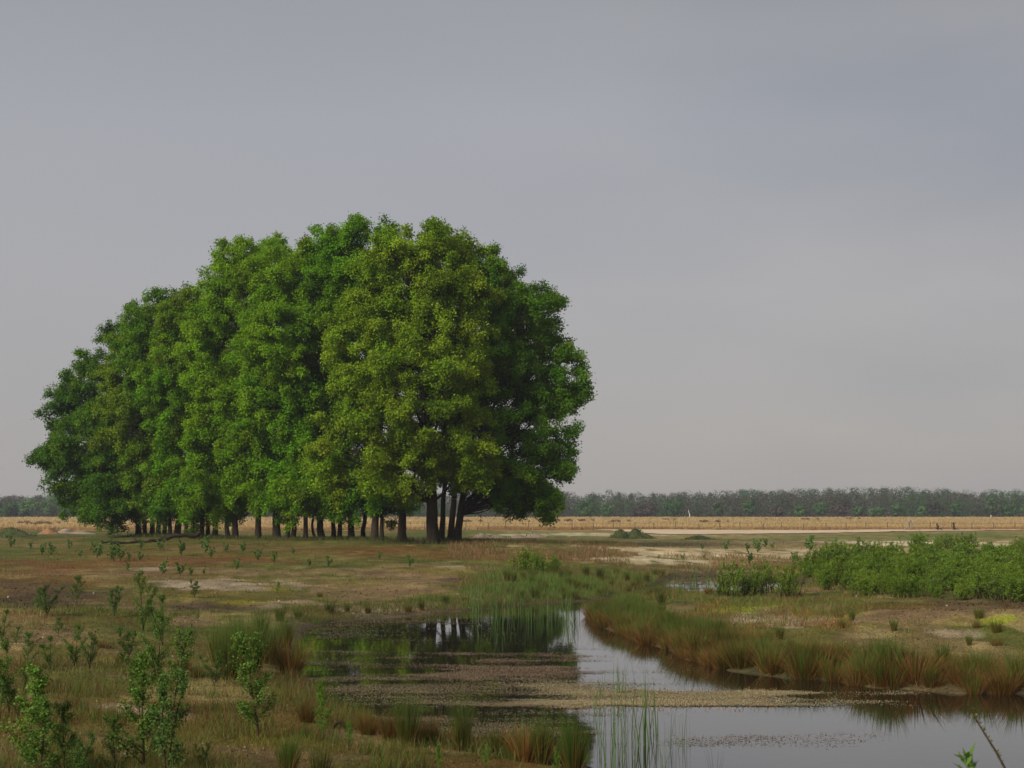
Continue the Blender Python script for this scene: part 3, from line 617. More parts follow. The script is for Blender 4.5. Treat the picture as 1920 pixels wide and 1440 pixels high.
def heap(px, py, wpx, hpx, D, mat, name, label, seed, cat='mound', peaks=((0, 1, 1),), grass=None):
    """A rounded heap with its own relief; peaks = (offset in half widths, height share, spread)."""
    b = at_depth(px, py, D); b[2] = float(height(b[0:1], b[1:2], np.full(1, 60.))[0])
    Wd, H = wpx * D / F / 2, hpx * D / F; n = 46
    u = np.linspace(-1.25, 1.25, n); X, Yv = np.meshgrid(u, u)
    Z = np.zeros_like(X)
    for (ox, hh, s_) in peaks: Z = np.maximum(Z, hh * np.exp(-(((X - ox) / (.48 * s_)) ** 2 + (Yv / .6) ** 2)))
    Z = Z * H * (1 + .5 * (fbm(X * 3 + seed, Yv * 3, seed, 4) - .5)) + (fbm(X * 7, Yv * 7 + seed, seed + 5, 3) - .5) * .16 * H * sstep(.02, .2, Z)
    P = np.stack([X * Wd, Yv * min(Wd, 4.5), Z - .12 * H], -1).reshape(-1, 3)
    gz_ = height(P[:, 0] + b[0], P[:, 1] + b[1], np.full(len(P), 60.)) - b[2]; P[:, 2] += gz_
    i = np.arange(n - 1)[:, None] * n; j = np.arange(n - 1)[None]; q = np.stack([i + j, i + j + 1, i + n + j + 1, i + n + j], -1).reshape(-1, 4)
    root = empty(name, b); tag(root, label, cat)
    make('earth', P, [q], mat, root, smooth=True)
    if grass:
        rng = np.random.default_rng(seed); k = rng.choice(len(P), grass); B = P[k] + rng.normal(0, .12, (grass, 3)) * np.array([1, 1, 0]); B[:, 2] -= .05
        hi = Z.reshape(-1)[k] / H; ok = (hi > .06) & (fbm(B[:, 0] * 1.2, B[:, 1] * 1.2, seed + 2, 3) > .42); B = B[ok]
        m = MB(); V, f = blades(B, rng.uniform(.06, .2, len(B)), .06, rng.normal(0, .12, (len(B), 2)), rng)
        g = np.where(rng.random((len(B), 1)) < .8, np.array([[.04, .085, .016]]), np.array([[.16, .13, .05]])) * rng.normal(1, .2, (len(B), 1))
        m.add(V, f, np.repeat(np.clip(g, .01, .5), 5, 0)); m.build('grass_cover', M_BLADE, root)
heap(1180, 998, 104, 22, 118, M_MOUND, 'grass_mound', 'dark green double-humped mound in front of the sand track', 5, peaks=((-.32, .95, .62), (.22, 1, .62), (.6, .45, .5)), grass=2200)
heap(1312, 1002, 90, 9, 112, M_MOUND, 'grass_mound', 'low wide olive mound against the near side of the sand track', 6, grass=900)
heap(22, 1001, 130, 18, 100, M_MOUND, 'grass_mound', 'grassy rise at the far end of the turf beside the orange heap', 8, grass=1800)
heap(92, 1002, 58, 14, 108, M_HEAP, 'soil_heap', 'orange brown soil heap between the grassy rise and the pale sand', 9, 'heap')
heap(138, 1003, 96, 11, 112, M_PALE, 'sand_heap', 'pale sand heap running out from behind the orange soil heap', 10, 'heap', peaks=((-.3, 1, .6), (.3, .5, .9)))
heap(915, 999, 80, 10, 116, M_PALE, 'sand_heap', 'pinkish spoil heap near the end oak with tufts on top', 11, 'heap', peaks=((-.3, 1, .8), (.4, .6, .8)), grass=250)
heap(985, 999, 84, 9, 118, M_PALE, 'sand_heap', 'pale spoil ridge between the oak clump and the double-humped mound', 12, 'heap', peaks=((-.3, .8, .8), (.4, .9, .8)), grass=150)

# ------------------------------------------------------------------ turf, sedge, litter (stuff)
def scatter(n, rng, x0, x1, d0, d1, pw=1.0):
    px = rng.uniform(x0, x1, n); u = rng.random(n) ** pw; D = 1 / (1 / d1 + (1 / d0 - 1 / d1) * u)
    return (px - 960) / F * D, D
def turf():
    rng = np.random.default_rng(31); mb = MB()
    X, Yv = scatter(620000, rng, -160, 2080, 10.5, 105, .9)
    s = pond_sd(X, Yv); col, bare = cover(X, Yv, s)
    ok = (s > .12) & (rng.random(len(X)) > bare * 1.15) & (rng.random(len(X)) < .35 + .9 * fbm(X / .8, Yv / 1.2, 33, 3) ** 1.2)
    X, Yv, s, col = X[ok], Yv[ok], s[ok], col[ok]; n = len(X); D = np.hypot(X, Yv)
    Z = height(X, Yv, s)
    cl = fbm(X / 1.3, Yv / 1.3, 35, 3)
    H = rng.uniform(.03, .095, n) * (.5 + 1.3 * sstep(.54, .76, cl)) * np.clip(D / 30, .9, 1.25)
    g = rng.random((n, 1))
    bc = np.where(g < .6, np.array([[.070, .108, .013]]), np.where(g < .78, np.array([[.112, .080, .022]]), np.array([[.11, .05, .015]])))
    c = (.5 * bc + .6 * col) * rng.normal(1, .2, (n, 1))
    V, f = blades(np.stack([X, Yv, Z - .01], 1), H, np.clip(.0045 * D / 13, .004, .035), rng.normal(0, .035, (n, 2)), rng)
    mb.add(V, f, np.repeat(np.clip(c, .006, .6), 5, 0)); return mb.build('grass', M_BLADE)
tag(turf(), 'short olive and straw grass over the heath and banks', 'grass', kind='stuff')
def weeds():
    """Taller loose herbs and fine dead stalks between the saplings."""
    rng = np.random.default_rng(37); mb = MB()
    X, Yv = scatter(120000, rng, -100, 1130, 11, 40, .8)
    s = pond_sd(X, Yv); _, bare = cover(X, Yv, s); cl = fbm(X / .55, Yv / .7, 39, 3) + .2 * fbm(X / 3, Yv / 3, 40, 2)
    ok = (s > .05) & (bare < .5) & (cl > .69); X, Yv, s = X[ok], Yv[ok], s[ok]; n = len(X); Z = height(X, Yv, s)
    g = rng.random((n, 1)); c = np.where(g < .55, np.array([[.060, .098, .012]]), np.where(g < .75, np.array([[.125, .082, .027]]), np.array([[.12, .055, .018]]))) * rng.normal(1, .22, (n, 1))
    tb = np.array([at_depth(o_[1], o_[2], o_[4])[:2] for o_ in OAKS]); k = rng.integers(0, len(tb), 9000); r_ = np.abs(rng.normal(0, .9, 9000)) + .1; a_ = rng.uniform(0, 6.28, 9000)
    ux, uy = tb[k, 0] + np.cos(a_) * r_, tb[k, 1] + np.sin(a_) * r_; uc = np.where(rng.random((9000, 1)) < .6, np.array([[.05, .085, .012]]), np.array([[.10, .07, .025]]))
    V, f = blades(np.stack([ux, uy, height(ux, uy, np.full(9000, 60.)) - .02], 1), rng.uniform(.08, .34, 9000), .03, rng.normal(0, .08, (9000, 2)), rng); mb.add(V, f, np.repeat(uc, 5, 0))
    V, f = blades(np.stack([X, Yv, Z - .01], 1), rng.uniform(.09, .26, n), rng.uniform(.004, .008, n), rng.normal(0, .07, (n, 2)), rng)
    mb.add(V, f, np.repeat(np.clip(c, .006, .6), 5, 0)); return mb.build('tall_grass', M_BLADE)
tag(weeds(), 'loose taller grass and dead stalks among the birch saplings', 'grass', kind='stuff')
def litter():
    rng = np.random.default_rng(43); X, Yv = scatter(90000, rng, -150, 2080, 10.5, 75, .8)
    s = pond_sd(X, Yv); col, bare = cover(X, Yv, s); ok = (s > .1) & (rng.random(len(X)) < bare * .9 + .08)
    X, Yv, s, col = X[ok], Yv[ok], s[ok], col[ok]; n = len(X); Z = height(X, Yv, s) + .012; D = np.hypot(X, Yv)
    L_ = rng.uniform(.012, .03, n) * np.clip(D / 14, 1, 3.2)
    V, q = leaves(np.stack([X, Yv, Z + L_ * .15], 1), rng.normal(0, .45, (n, 3)) + np.array([0, 0, 1]), L_, L_ * .7, rng)
    c = col * rng.uniform(.45, 1.5, (n, 1)) * np.array([1.02, .97, .95]); hi = rng.random((n, 1)) < .012; c = np.where(hi, np.array([[.42, .34, .26]]), c)
    m = MB(); m.add(V, q, np.repeat(np.clip(c, .006, .75), 4, 0)); return m.build('leaf_litter', M_FLOAT)
tag(litter(), 'scattered dead leaves, wood chips and crumbs on the bare patches', 'litter', kind='stuff')
def sedge():
    """The reddish sedge strip past the oaks and the green-brown bank between pond and channel."""
    rng = np.random.default_rng(47); mb = MB()
    def bed(n, x0, x1, d0, d1, h0, h1, cols, wd, thr, smin=.0, smax=1e9, lean=.08):
        X, Yv = scatter(n, rng, x0, x1, d0, d1); s = pond_sd(X, Yv)
        px = 960 + F * X / Yv; ed = np.minimum((px - x0) / (.16 * (x1 - x0)), (x1 - px) / (.16 * (x1 - x0))); ed = np.minimum(ed, np.minimum(Yv - d0, d1 - Yv) / (.18 * (d1 - d0)))
        ok = (s > smin) & (s < smax) & (fbm(X / 2.2, Yv / 3.2, 49, 3) > thr + .22 * np.maximum(0, 1 - ed)); X, Yv, s = X[ok], Yv[ok], s[ok]; k = len(X); Z = height(X, Yv, s)
        g = rng.random(k) + (fbm(X / 2.5, Yv / 4, 51, 3) - .5) * 1.6
        c = np.where(g[:, None] < .5, np.array([cols[0]]), np.where(g[:, None] < .8, np.array([cols[1]]), np.array([cols[2]]))) * rng.normal(1, .18, (k, 1))
        V, f = blades(np.stack([X, Yv, Z - .02], 1), rng.uniform(h0, h1, k) * (.7 + .6 * fbm(X / 1.2, Yv / 1.5, 53, 2)), wd, rng.normal(0, lean, (k, 2)), rng); mb.add(V, f, np.repeat(np.clip(c, .006, .6), 5, 0))
    bed(16000, 840, 1195, 66, 94, .14, .34, ((.17, .105, .045), (.13, .075, .032), (.075, .10, .022)), .022, .36)
    bed(34000, 860, 1285, 41, 66, .10, .30, ((.070, .115, .018), (.115, .11, .03), (.15, .09, .035)), .014, .38, .05)
    bed(9000, 1200, 1600, 58, 77, .12, .3, ((.16, .11, .045), (.09, .10, .025), (.2, .1, .04)), .022, .42, .1)
    bed(16000, 1090, 1640, 29, 54, .06, .2, ((.09, .125, .02), (.17, .12, .04), (.2, .1, .035)), .014, .46, .25)
    bed(9000, 1400, 2100, 22, 34, .06, .18, ((.13, .125, .02), (.19, .12, .04), (.12, .14, .02)), .012, .50, .25)
    bed(60000, 1040, 2150, 21, 40, .08, .32, ((.125, .075, .025), (.16, .10, .038), (.06, .085, .014)), .009, .36, -.05, 2.4, .13)
    bed(26000, 480, 1130, 15.5, 25, .06, .26, ((.06, .09, .013), (.13, .085, .03), (.12, .06, .02)), .007, .40, -.05, 1.3, .09)
    bed(26000, 520, 980, 36, 46, .06, .22, ((.06, .09, .014), (.12, .085, .03), (.11, .06, .02)), .011, .44, .0, 2.0, .07)
    return mb.build('sedge', M_BLADE)
tag(sedge(), 'reddish and green sedge beds on the low banks around the channel', 'sedge', kind='stuff')
def pondweed():
    rng = np.random.default_rng(59); P, Cl, Ls, Nn = [], [], [], []
    def band(n, x0, x1, y0, y1, col, thr, size=(.016, .036), soft=.2, tilt=.035):
        n = int(n * 1.6); px = rng.uniform(x0 - 90, x1 + 90, n); py = rng.uniform(y0 - 14, y1 + 14, n)
        Yv = EYE / ((py - 957) / F); X = (px - 960) / F * Yv
        s = pond_sd(X, Yv); nz = fbm(X / 2.3, Yv / .62, 61, 4)
        pe = py + (fbm(X / 1.7, Yv / 2.5, 67, 4) - .5) * 44; qe = px + (fbm(X / 2., Yv / .5, 69, 3) - .5) * 160
        edge = np.minimum(np.minimum(qe - x0, x1 - qe) / (x1 - x0) / .22, np.minimum(pe - y0, y1 - pe) / (y1 - y0) / .28)
        ok = (s < -.05) & (nz + rng.normal(0, .10, n) + .26 * np.clip(edge, -1.5, 1) > thr + .24); X, Yv = X[ok], Yv[ok]; k = len(X)
        P.append(np.stack([X, Yv, np.full(k, .006) + rng.uniform(0, .01, k)], 1)); Cl.append(np.array(col) * rng.normal(1, .11, (k, 1)) * (.75 + .5 * fbm(X / .8, Yv / .5, 68, 3)[:, None]))
        Ls.append(rng.uniform(*size, k)); Nn.append(rng.normal(0, tilt, (k, 3)) + np.array([0, 0, 1]))
    brown, tan, rose = (.25, .195, .10), (.40, .325, .175), (.30, .195, .12)
    band(120000, 545, 1130, 1205, 1350, brown, .56)
    band(40000, 800, 1110, 1226, 1266, rose, .42)
    band(60000, 590, 1130, 1285, 1390, brown, .55)
    band(50000, 950, 1240, 1262, 1322, tan, .53)
    band(110000, 1000, 1500, 1285, 1322, tan, .45)
    band(16000, 1400, 1690, 1292, 1320, tan, .55)
    band(2500, 1130, 1330, 1222, 1290, rose, .52)
    band(1800, 1400, 1640, 1370, 1400, rose, .50)
    band(1800, 1290, 1400, 1370, 1390, rose, .48)
    band(20000, 565, 960, 1158, 1192, (.15, .12, .06), .54, (.03, .07))  # olive-brown band paints the bank's reflection below the left shore
    band(12000, 1240, 1500, 1082, 1100, (.2, .15, .1), .42, (.04, .09))
    P, Cl, Ls, Nn = map(np.concatenate, (P, Cl, Ls, Nn)); V, q = leaves(P, Nn, Ls, Ls * .6, rng); V[:, 2] = np.maximum(V[:, 2], .003)
    m = MB(); m.add(V, q, np.repeat(np.clip(Cl, .01, .7), 4, 0))
    # little upright flower spikes in the tan band
    n = 900; px = rng.uniform(1020, 1450, n); py = rng.uniform(1284, 1326, n); Yv = EYE / ((py - 957) / F); X = (px - 960) / F * Yv; ok = pond_sd(X, Yv) < -.1; X, Yv = X[ok], Yv[ok]; n = len(X)
    V, f = blades(np.stack([X, Yv, np.zeros(n)], 1), rng.uniform(.02, .045, n), .010, rng.normal(0, .015, (n, 2)), rng); m.add(V, f, np.repeat(np.array((.26, .16, .06)) * rng.uniform(.5, 1.3, (n, 1)), 5, 0))
    return m.build('pondweed', M_FLOAT)
tag(pondweed(), 'brown and tan floating pondweed in ragged bands on the pond, plus a painted bank reflection', 'pondweed', kind='stuff')

# ------------------------------------------------------------------ rush tussocks
def tussock_mesh(seed, h, spread, green, n=230, wd=.008):
    rng = np.random.default_rng(seed); a = rng.uniform(0, 6.28, n); r_ = np.sqrt(rng.random(n)) * spread * .35
    B = np.stack([np.cos(a) * r_, np.sin(a) * r_, np.full(n, -.05)], 1); out = np.stack([np.cos(a), np.sin(a)], 1) * (r_ / (spread * .35))[:, None]
    dead = rng.random(n) > green; H = h * rng.uniform(.55, 1.05, n) * np.where(dead, .8, 1.0)
    lean = out * spread * rng.uniform(.3, 1.15, n)[:, None] * np.where(dead, 1.3, 1)[:, None] + rng.normal(0, .05 * h, (n, 2))
    V, f = blades(B, H, wd * rng.uniform(.7, 1.3, n), lean, rng, .42)
    c = np.where(dead[:, None], np.where(rng.random((n, 1)) < .5, np.array([[.20, .098, .028]]), np.array([[.12, .054, .016]])), np.array([[.055, .090, .012]])) * rng.normal(1, .2, (n, 1))
    c5 = np.repeat(np.clip(c, .006, .5), 5, 0).reshape(-1, 5, 3)
    c5[:, :2] = np.where(dead[:, None, None], c5[:, :2], c5[:, :2] * .5 + np.array([.10, .055, .018]) * .5)   # straw-brown sheaths at the foot
    return V, f, c5.reshape(-1, 3)
TUS = []
for k, (h, sp_, g, n, wd) in enumerate([(.62, .26, .62, 240, .009), (.55, .30, .45, 230, .009), (.70, .24, .72, 240, .009), (.48, .32, .3, 220, .009), (.6, .34, .5, 280, .009), (.52, .22, .8, 200, .009), (1.15, .34, .8, 480, .009), (1.0, .42, .25, 420, .009), (.56, .4, .12, 260, .009), (.66, .44, .35, 200, .009)]):
    V, f, c = tussock_mesh(200 + k, h, sp_, g, n, wd); m = MB(); m.add(V, f, c); TUS.append(m)
TUSM = [None] * len(TUS)
rt = random.Random(5)
def tussock(kind, x, y, sc, label, group, name='rush_tussock', cat='rush tussock'):
    if TUSM[kind] is None: o = TUS[kind].build(name, M_BLADE); TUSM[kind] = o
    else: o = TUSM[kind].copy(); C.objects.link(o)
    z = float(height(np.array([x]), np.array([y]))[0]); o.name = name
    o.location = (float(x), float(y), max(z, -.1)); o.rotation_euler = (0, 0, rt.uniform(0, 6.28)); o.scale = (sc * rt.uniform(.9, 1.15), sc * rt.uniform(.9, 1.15), sc)
    return tag(o, label, cat, group)
RB_IDX = range(15, 30)      # the shore of the far bank, from the picture edge to the tip of the spit
shore = [PW[k] for k in RB_IDX]
for a_, b_ in zip(shore[:-1], shore[1:]):
    L_ = np.linalg.norm(b_ - a_); dirn = (b_ - a_) / max(L_, 1e-6); nrm_ = np.array([dirn[1], -dirn[0]])
    mid = (a_ + b_) / 2
    if pond_sd(mid[0:1] + nrm_[0] * .3, mid[1:2] + nrm_[1] * .3)[0] < 0: nrm_ = -nrm_
    if a_[0] > 13: continue
    for row, off in enumerate((.0, .28, .62, 1.0, 1.45)):
        nn = max(1, int(L_ / (.33 if row < 3 else .5) + rt.random()))
        for q in range(nn):
            p = a_ + dirn * L_ * (q + rt.random()) / nn + nrm_ * (off + rt.uniform(-.15, .2))
            if pond_sd(p[0:1], p[1:2])[0] < -.12: continue
            vv = float(vn(np.array([p[0] * .55 + 40]), np.array([p[1] * .55]), 8)[0])
            if vv < .16 and row in (0, 1) and rt.random() < .6: continue
            kind = (rt.choice((3, 8, 4, 1)) if vv < .55 else rt.choice((1, 4, 0, 9))) if row < 2 else (rt.choice((0, 2, 5)) if vv > .45 else rt.choice((4, 8, 1)))
            tussock(kind, p[0], p[1], rt.uniform(.62, 1.22) * (1, 1, .95, .8, .62)[row] * (1.15 if p[0] > 4 else 1), 'brown-footed green rush tussock in the dense belt along the far shore of the pond', 'rushes of the belt along the far shore')
tip = on_plane(1150, 1170); 
for (px, py, k, sc, lab) in [(1140, 1168, 3, .9, 'rust brown tussock at the tip of the spit, leaning over open water'), (1175, 1150, 2, 1.0, 'green rush tussock just behind the rust brown one at the spit'),
        (1330, 1115, 3, 1.0, 'orange-brown tussock rising beside the channel reeds'), (1240, 1135, 2, .9, 'green rush tussock inland of the spit near the channel'),
        (430, 1275, 6, .95, 'tall green rush clump on the near bank, farthest from the water'), (470, 1262, 6, 1.05, 'tall dense green rush clump behind the leafy birch sapling'), (505, 1245, 6, .9, 'green rush clump next to the orange-brown one'),
        (545, 1268, 7, .98, 'big orange-brown rush clump at the edge of the dark water'), (440, 1222, 6, .8, 'green rush clump farther along the bank behind the tall ones'), (490, 1205, 6, .75, 'green rush clump at the back of the tall stand'), (535, 1215, 6, .7, 'green rush clump hanging over the pond corner'), (410, 1250, 6, .8, 'thin outer green rush clump of the tall stand'),
        (525, 1165, 5, .95, 'upright dark green rush tuft at the muddy pond corner'), (560, 1163, 5, .8, 'shorter dark green tuft beside the upright one at the muddy corner'), (618, 1152, 5, .95, 'lone narrow dark green rush tuft on the pale shore'), (650, 1148, 2, .55, 'small loose green tuft by the lone narrow tuft'), (690, 1150, 0, .55, 'low straw-footed tuft midway along the pale shore'),
        (765, 1148, 1, .6, 'brownish rush tuft of the shore pair'), (790, 1144, 2, .6, 'greener rush tuft of the shore pair'), (835, 1132, 5, .75, 'green tuft standing at the small sand patch'), (872, 1128, 1, .45, 'tiny tuft in front of the small sand patch'), (600, 1120, 1, .5, 'brown tuft on the litter slope'),
        (735, 1392, 7, .62, 'orange rush clump on the near bank beside the dark ring of wood'), (765, 1400, 6, .66, 'green rush clump in front of the orange one on the near bank'), (800, 1395, 7, .55, 'mixed straw rush clump in the middle of the near bank'), (865, 1408, 6, .62, 'upright green and brown rush clump near the reed water'), (985, 1428, 7, .62, 'wide spraying rush clump at the water\'s near corner'), (1015, 1432, 6, .55, 'green rush clump against the wide spraying one'),
        (1075, 1445, 6, .6, 'last rush clump of the near bank, beside the tall reeds'), (930, 1415, 1, .8, 'small brown rush clump between two larger ones'), (690, 1378, 7, .42, 'short orange grass clump behind the bright green sapling'), (575, 1355, 7, .42, 'orange stalks standing before the bright green sapling'),
        (540, 1455, 6, .42, 'dark rush tuft cut by the lower picture edge'), (600, 1460, 2, .75, 'green rush tuft cut by the lower picture edge'), (100, 1300, 3, .7, 'brown tuft on turf between two sapling groups'), (225, 1245, 3, .5, 'foxy brown tuft below the small saplings'), (190, 1214, 3, .55, 'reddish tuft on the open bank'), (345, 1255, 1, .6, 'dead straw tuft next to the tall sapling row'), (370, 1270, 3, .6, 'rusty straw tuft at the foot of the tall rush stand')]:
    p = ground_at(px, min(py, 1475)); tussock(k, p[0], p[1], sc, lab, 'single rush clumps on the banks')
# tussocks scattered on the bank between the pond and the channel, and on the moss flat
for q in range(60):
    p = ground_at(rt.uniform(950, 1250), rt.uniform(1075, 1124))
    if pond_sd(p[0:1], p[1:2])[0] < .1: continue
    tussock(rt.choice((0, 2, 5, 1)), p[0], p[1], rt.uniform(.6, .95), 'small green rush tussock on the grassy bank between oaks and channel', 'rushes on the bank before the channel')
for q in range(15):
    p = ground_at(rt.uniform(1230, 1920), rt.uniform(1150, 1215))
    if pond_sd(p[0:1], p[1:2])[0] < .4: continue
    tussock(rt.choice((1, 3, 2, 0)), p[0], p[1], rt.uniform(.4, .65), 'short brown tussock scattered on the mossy flat behind the rush belt', 'tussocks on the mossy flat')

# ------------------------------------------------------------------ emergent reeds
def reed_mesh(seed, n, h, wd):
    rng = np.random.default_rng(seed); mb = MB()
    for q in range(n):
        a = rng.uniform(0, 6.28); H = h * rng.uniform(.5, 1.05); ln = rng.uniform(.03, .34) * H; d = np.array([math.cos(a), math.sin(a)])
        t = np.linspace(0, 1, 7); B = np.array([*(rng.normal(0, .10, 2)), -.25])
        P = np.stack([B[0] + d[0] * ln * t ** 2, B[1] + d[1] * ln * t ** 2, B[2] + (H + .25) * (t - (.06 if rng.random() < .3 else 0) * t ** 4)], 1)
        w = wd * rng.uniform(.7, 1.2) * np.array([.8, 1, 1, .9, .7, .4, .05]); sd_ = np.array([math.cos(a + 1.3), math.sin(a + 1.3) * .5, 0])
        V = np.stack([P - sd_ * w[:, None] * .5, P + sd_ * w[:, None] * .5], 1).reshape(-1, 3); i = np.arange(6)[:, None] * 2
        mb.add(V, i + np.array([0, 1, 3, 2]), np.array((.065, .115, .028)) * rng.uniform(.7, 1.35))
    return mb
REED = [None] * 5
def reed(kind, px, py, sc, label, group):
    if REED[kind] is None: o = reed_mesh(300 + kind, (10, 8, 14, 3, 9)[kind], 1.12, (.017, .016, .017, .015, .034)[kind]).build('reed_clump', M_BLADE); REED[kind] = o
    else: o = REED[kind].copy(); C.objects.link(o)
    o.name = 'reed_clump'; p = on_plane(px, py, 0.0); o.location = [float(v) for v in p]; o.rotation_euler = (0, 0, rt.uniform(0, 6.28)); o.scale = (sc, sc, sc); tag(o, label, 'reeds', group)
RL = [(1132, 1310, 0, .62, 'green reed clump rising through the tan pondweed, highest bladed of the stand'), (1165, 1300, 2, .55, 'reed clump of crossing blades in the tan pondweed band'), (1120, 1335, 1, .5, 'thin reed clump at the shadow edge of the pondweed'), (1150, 1345, 0, .6, 'reeds just below the tan band, nearest the dark tree reflection'),
      (1205, 1325, 1, .75, 'reed clump with one long outward blade in the tan band'), (1178, 1390, 2, .8, 'dense upright reed clump in open water below the band'), (1130, 1395, 0, .7, 'reeds beside the last near-bank rush clump'), (1205, 1400, 2, .85, 'tallest reed clump of the open water stand'), (1160, 1430, 2, .7, 'reed clump at the lower edge close to the rushes'), (1195, 1440, 0, .7, 'reeds at the lower picture edge between two dense clumps'),
      (1230, 1375, 1, .7, 'slender reeds on the open side of the dense clumps'), (1255, 1410, 2, .55, 'shorter reed clump on the outer side of the stand'), (1285, 1400, 1, .6, 'outlying pair of reeds standing clear in grey water'), (1245, 1300, 3, .4, 'short single reed in the tan band beyond the stand'), (1140, 1460, 2, .7, 'reed clump cut by the lower edge beside the bank'), (1240, 1460, 0, .6, 'reed clump cut by the lower edge in open water'),
      (1330, 1450, 3, .45, 'bent single reed low in the open water'), (1352, 1455, 3, .4, 'short reed next to the bent single one')]
for (px, py, k, sc, lab) in RL: reed(k, px, py, sc, lab, 'tall reeds in the near water')
for q in range(26):
    px = rt.uniform(885, 1088); reed(rt.choice((0, 1, 2)), px, 1148 + (1085 - px) * .03 + rt.uniform(-6, 26), rt.uniform(.65, 1.0), 'thin green reed clump in the water off the grassy bank', 'reeds off the grassy bank')
for q in range(14): reed(rt.choice((0, 2)), rt.uniform(1245, 1340), rt.uniform(1098, 1116), rt.uniform(.7, 1.0), 'thin green reed clump in the far channel pool', 'reeds in the far channel')

# ------------------------------------------------------------------ saplings, seedlings, willows
def sapling_parts(seed, h, nl, leaf, hue, spread=.32, stems=1, narrow=.75, low=.12, up=.9):
    """Stem with side twigs carrying leaves; returns two mesh builders."""
    rng = np.random.default_rng(seed); st, lf = MB(), MB(); Ps, Ds = [], []
    for s_ in range(stems):
        ln = rng.normal(0, .10, 2) * h if stems == 1 else np.array([math.cos(s_ * 2.4), math.sin(s_ * 2.4)]) * h * (rng.uniform(.05, .3) if stems > 5 else rng.uniform(.12, .42))
        hh = h * (1 if s_ == 0 else rng.uniform(.45 if stems > 5 else .6, .98)); t = np.linspace(0, 1, 8); of = rng.normal(0, .2 * h, 2) if stems > 5 else np.zeros(2)
        pa = np.stack([of[0] + ln[0] * t ** 1.3 + rng.normal(0, .01 * h, 8) * t, of[1] + ln[1] * t ** 1.3 + rng.normal(0, .01 * h, 8) * t, t * hh - .02], 1)
        st.add(*tube(pa, .011 * h * (1 - .8 * t) + .0015, 5))
        nt_ = int((13 if stems == 1 else (5 if stems > 5 else 7)) * (1 if h > .4 else .6))
        for q in range(nt_):
            u = low + (1 - low) * (q + rng.random()) / nt_; p0 = np.array([np.interp(u, t, pa[:, k]) for k in range(3)])
            a = q * 2.4 + rng.normal(0, .3); L_ = spread * h * (1 - .65 * u) * rng.uniform(.6, 1.25)
            p1 = p0 + np.array([math.cos(a) * L_, math.sin(a) * L_, L_ * up * rng.uniform(.5, 1.2)])
            st.add(*tube(np.linspace(p0, p1, 3), np.array([.004, .003, .001]) * h + .0008, 4))
            k = max(3, int(nl / (nt_ * stems))); v = rng.uniform(.25, 1.05, k)[:, None]
            Ps.append(p0 + (p1 - p0) * v + rng.normal(0, .028 * h, (k, 3))); Ds.append(np.repeat((p1 - p0)[None], k, 0))
        k = max(4, nl // (12 * stems)); v = rng.uniform(.8, 1.03, k); Ps.append(np.stack([np.interp(v, t, pa[:, j]) for j in range(3)], 1) + rng.normal(0, .018 * h, (k, 3))); Ds.append(np.tile([0, 0, 1.], (k, 1)))
    P, Dd = np.concatenate(Ps), norm(np.concatenate(Ds)); n = len(P)
    L_ = leaf * rng.uniform(.6, 1.25, n); V, q = leaves(P, rng.normal(size=(n, 3)) * .7 + np.array([0, -.35, .6]), L_, L_ * narrow, rng, Dd + rng.normal(size=(n, 3)) * .6)
    c = np.array(hue) * rng.normal(1, .2, (n, 1)) * (1 + rng.normal(0, .08, (n, 3))); lf.add(V, q, np.repeat(np.clip(c, .006, .5), 4, 0))
    return st, lf
PROTO = {}
def plant(key, name, parts, p, sc, label, cat, group, mat=M_SAP, rot=None, bark=M_TWIG, sq=1.0):
    if key not in PROTO:
        o = empty(name, (0, 0, 0)); st, lf = parts(); st.build('stem', bark, o); lf.build('foliage', mat, o); PROTO[key] = o
    else: o = copy_tree(PROTO[key])
    o.location = [float(v) for v in p]; o.rotation_euler = (0, 0, rt.uniform(0, 6.28) if rot is None else rot); o.scale = (sc * sq, sc * sq, sc); return tag(o, label, cat, group)
BH, BH2 = (0.092, 0.170, 0.026), (0.115, 0.210, 0.026)
def birch(v):
    return lambda: sapling_parts(400 + v, 1.0, (2600, 2800, 2300, 2900, 2600, 2700)[v], (.026, .024, .027, .024, .028, .025)[v], (BH, BH, (.075, .145, .025), BH2, (.062, .125, .022), BH)[v], (.27, .22, .30, .2, .27, .25)[v], (1, 2, 1, 1, 3, 2)[v], .7, .08, 1.4)
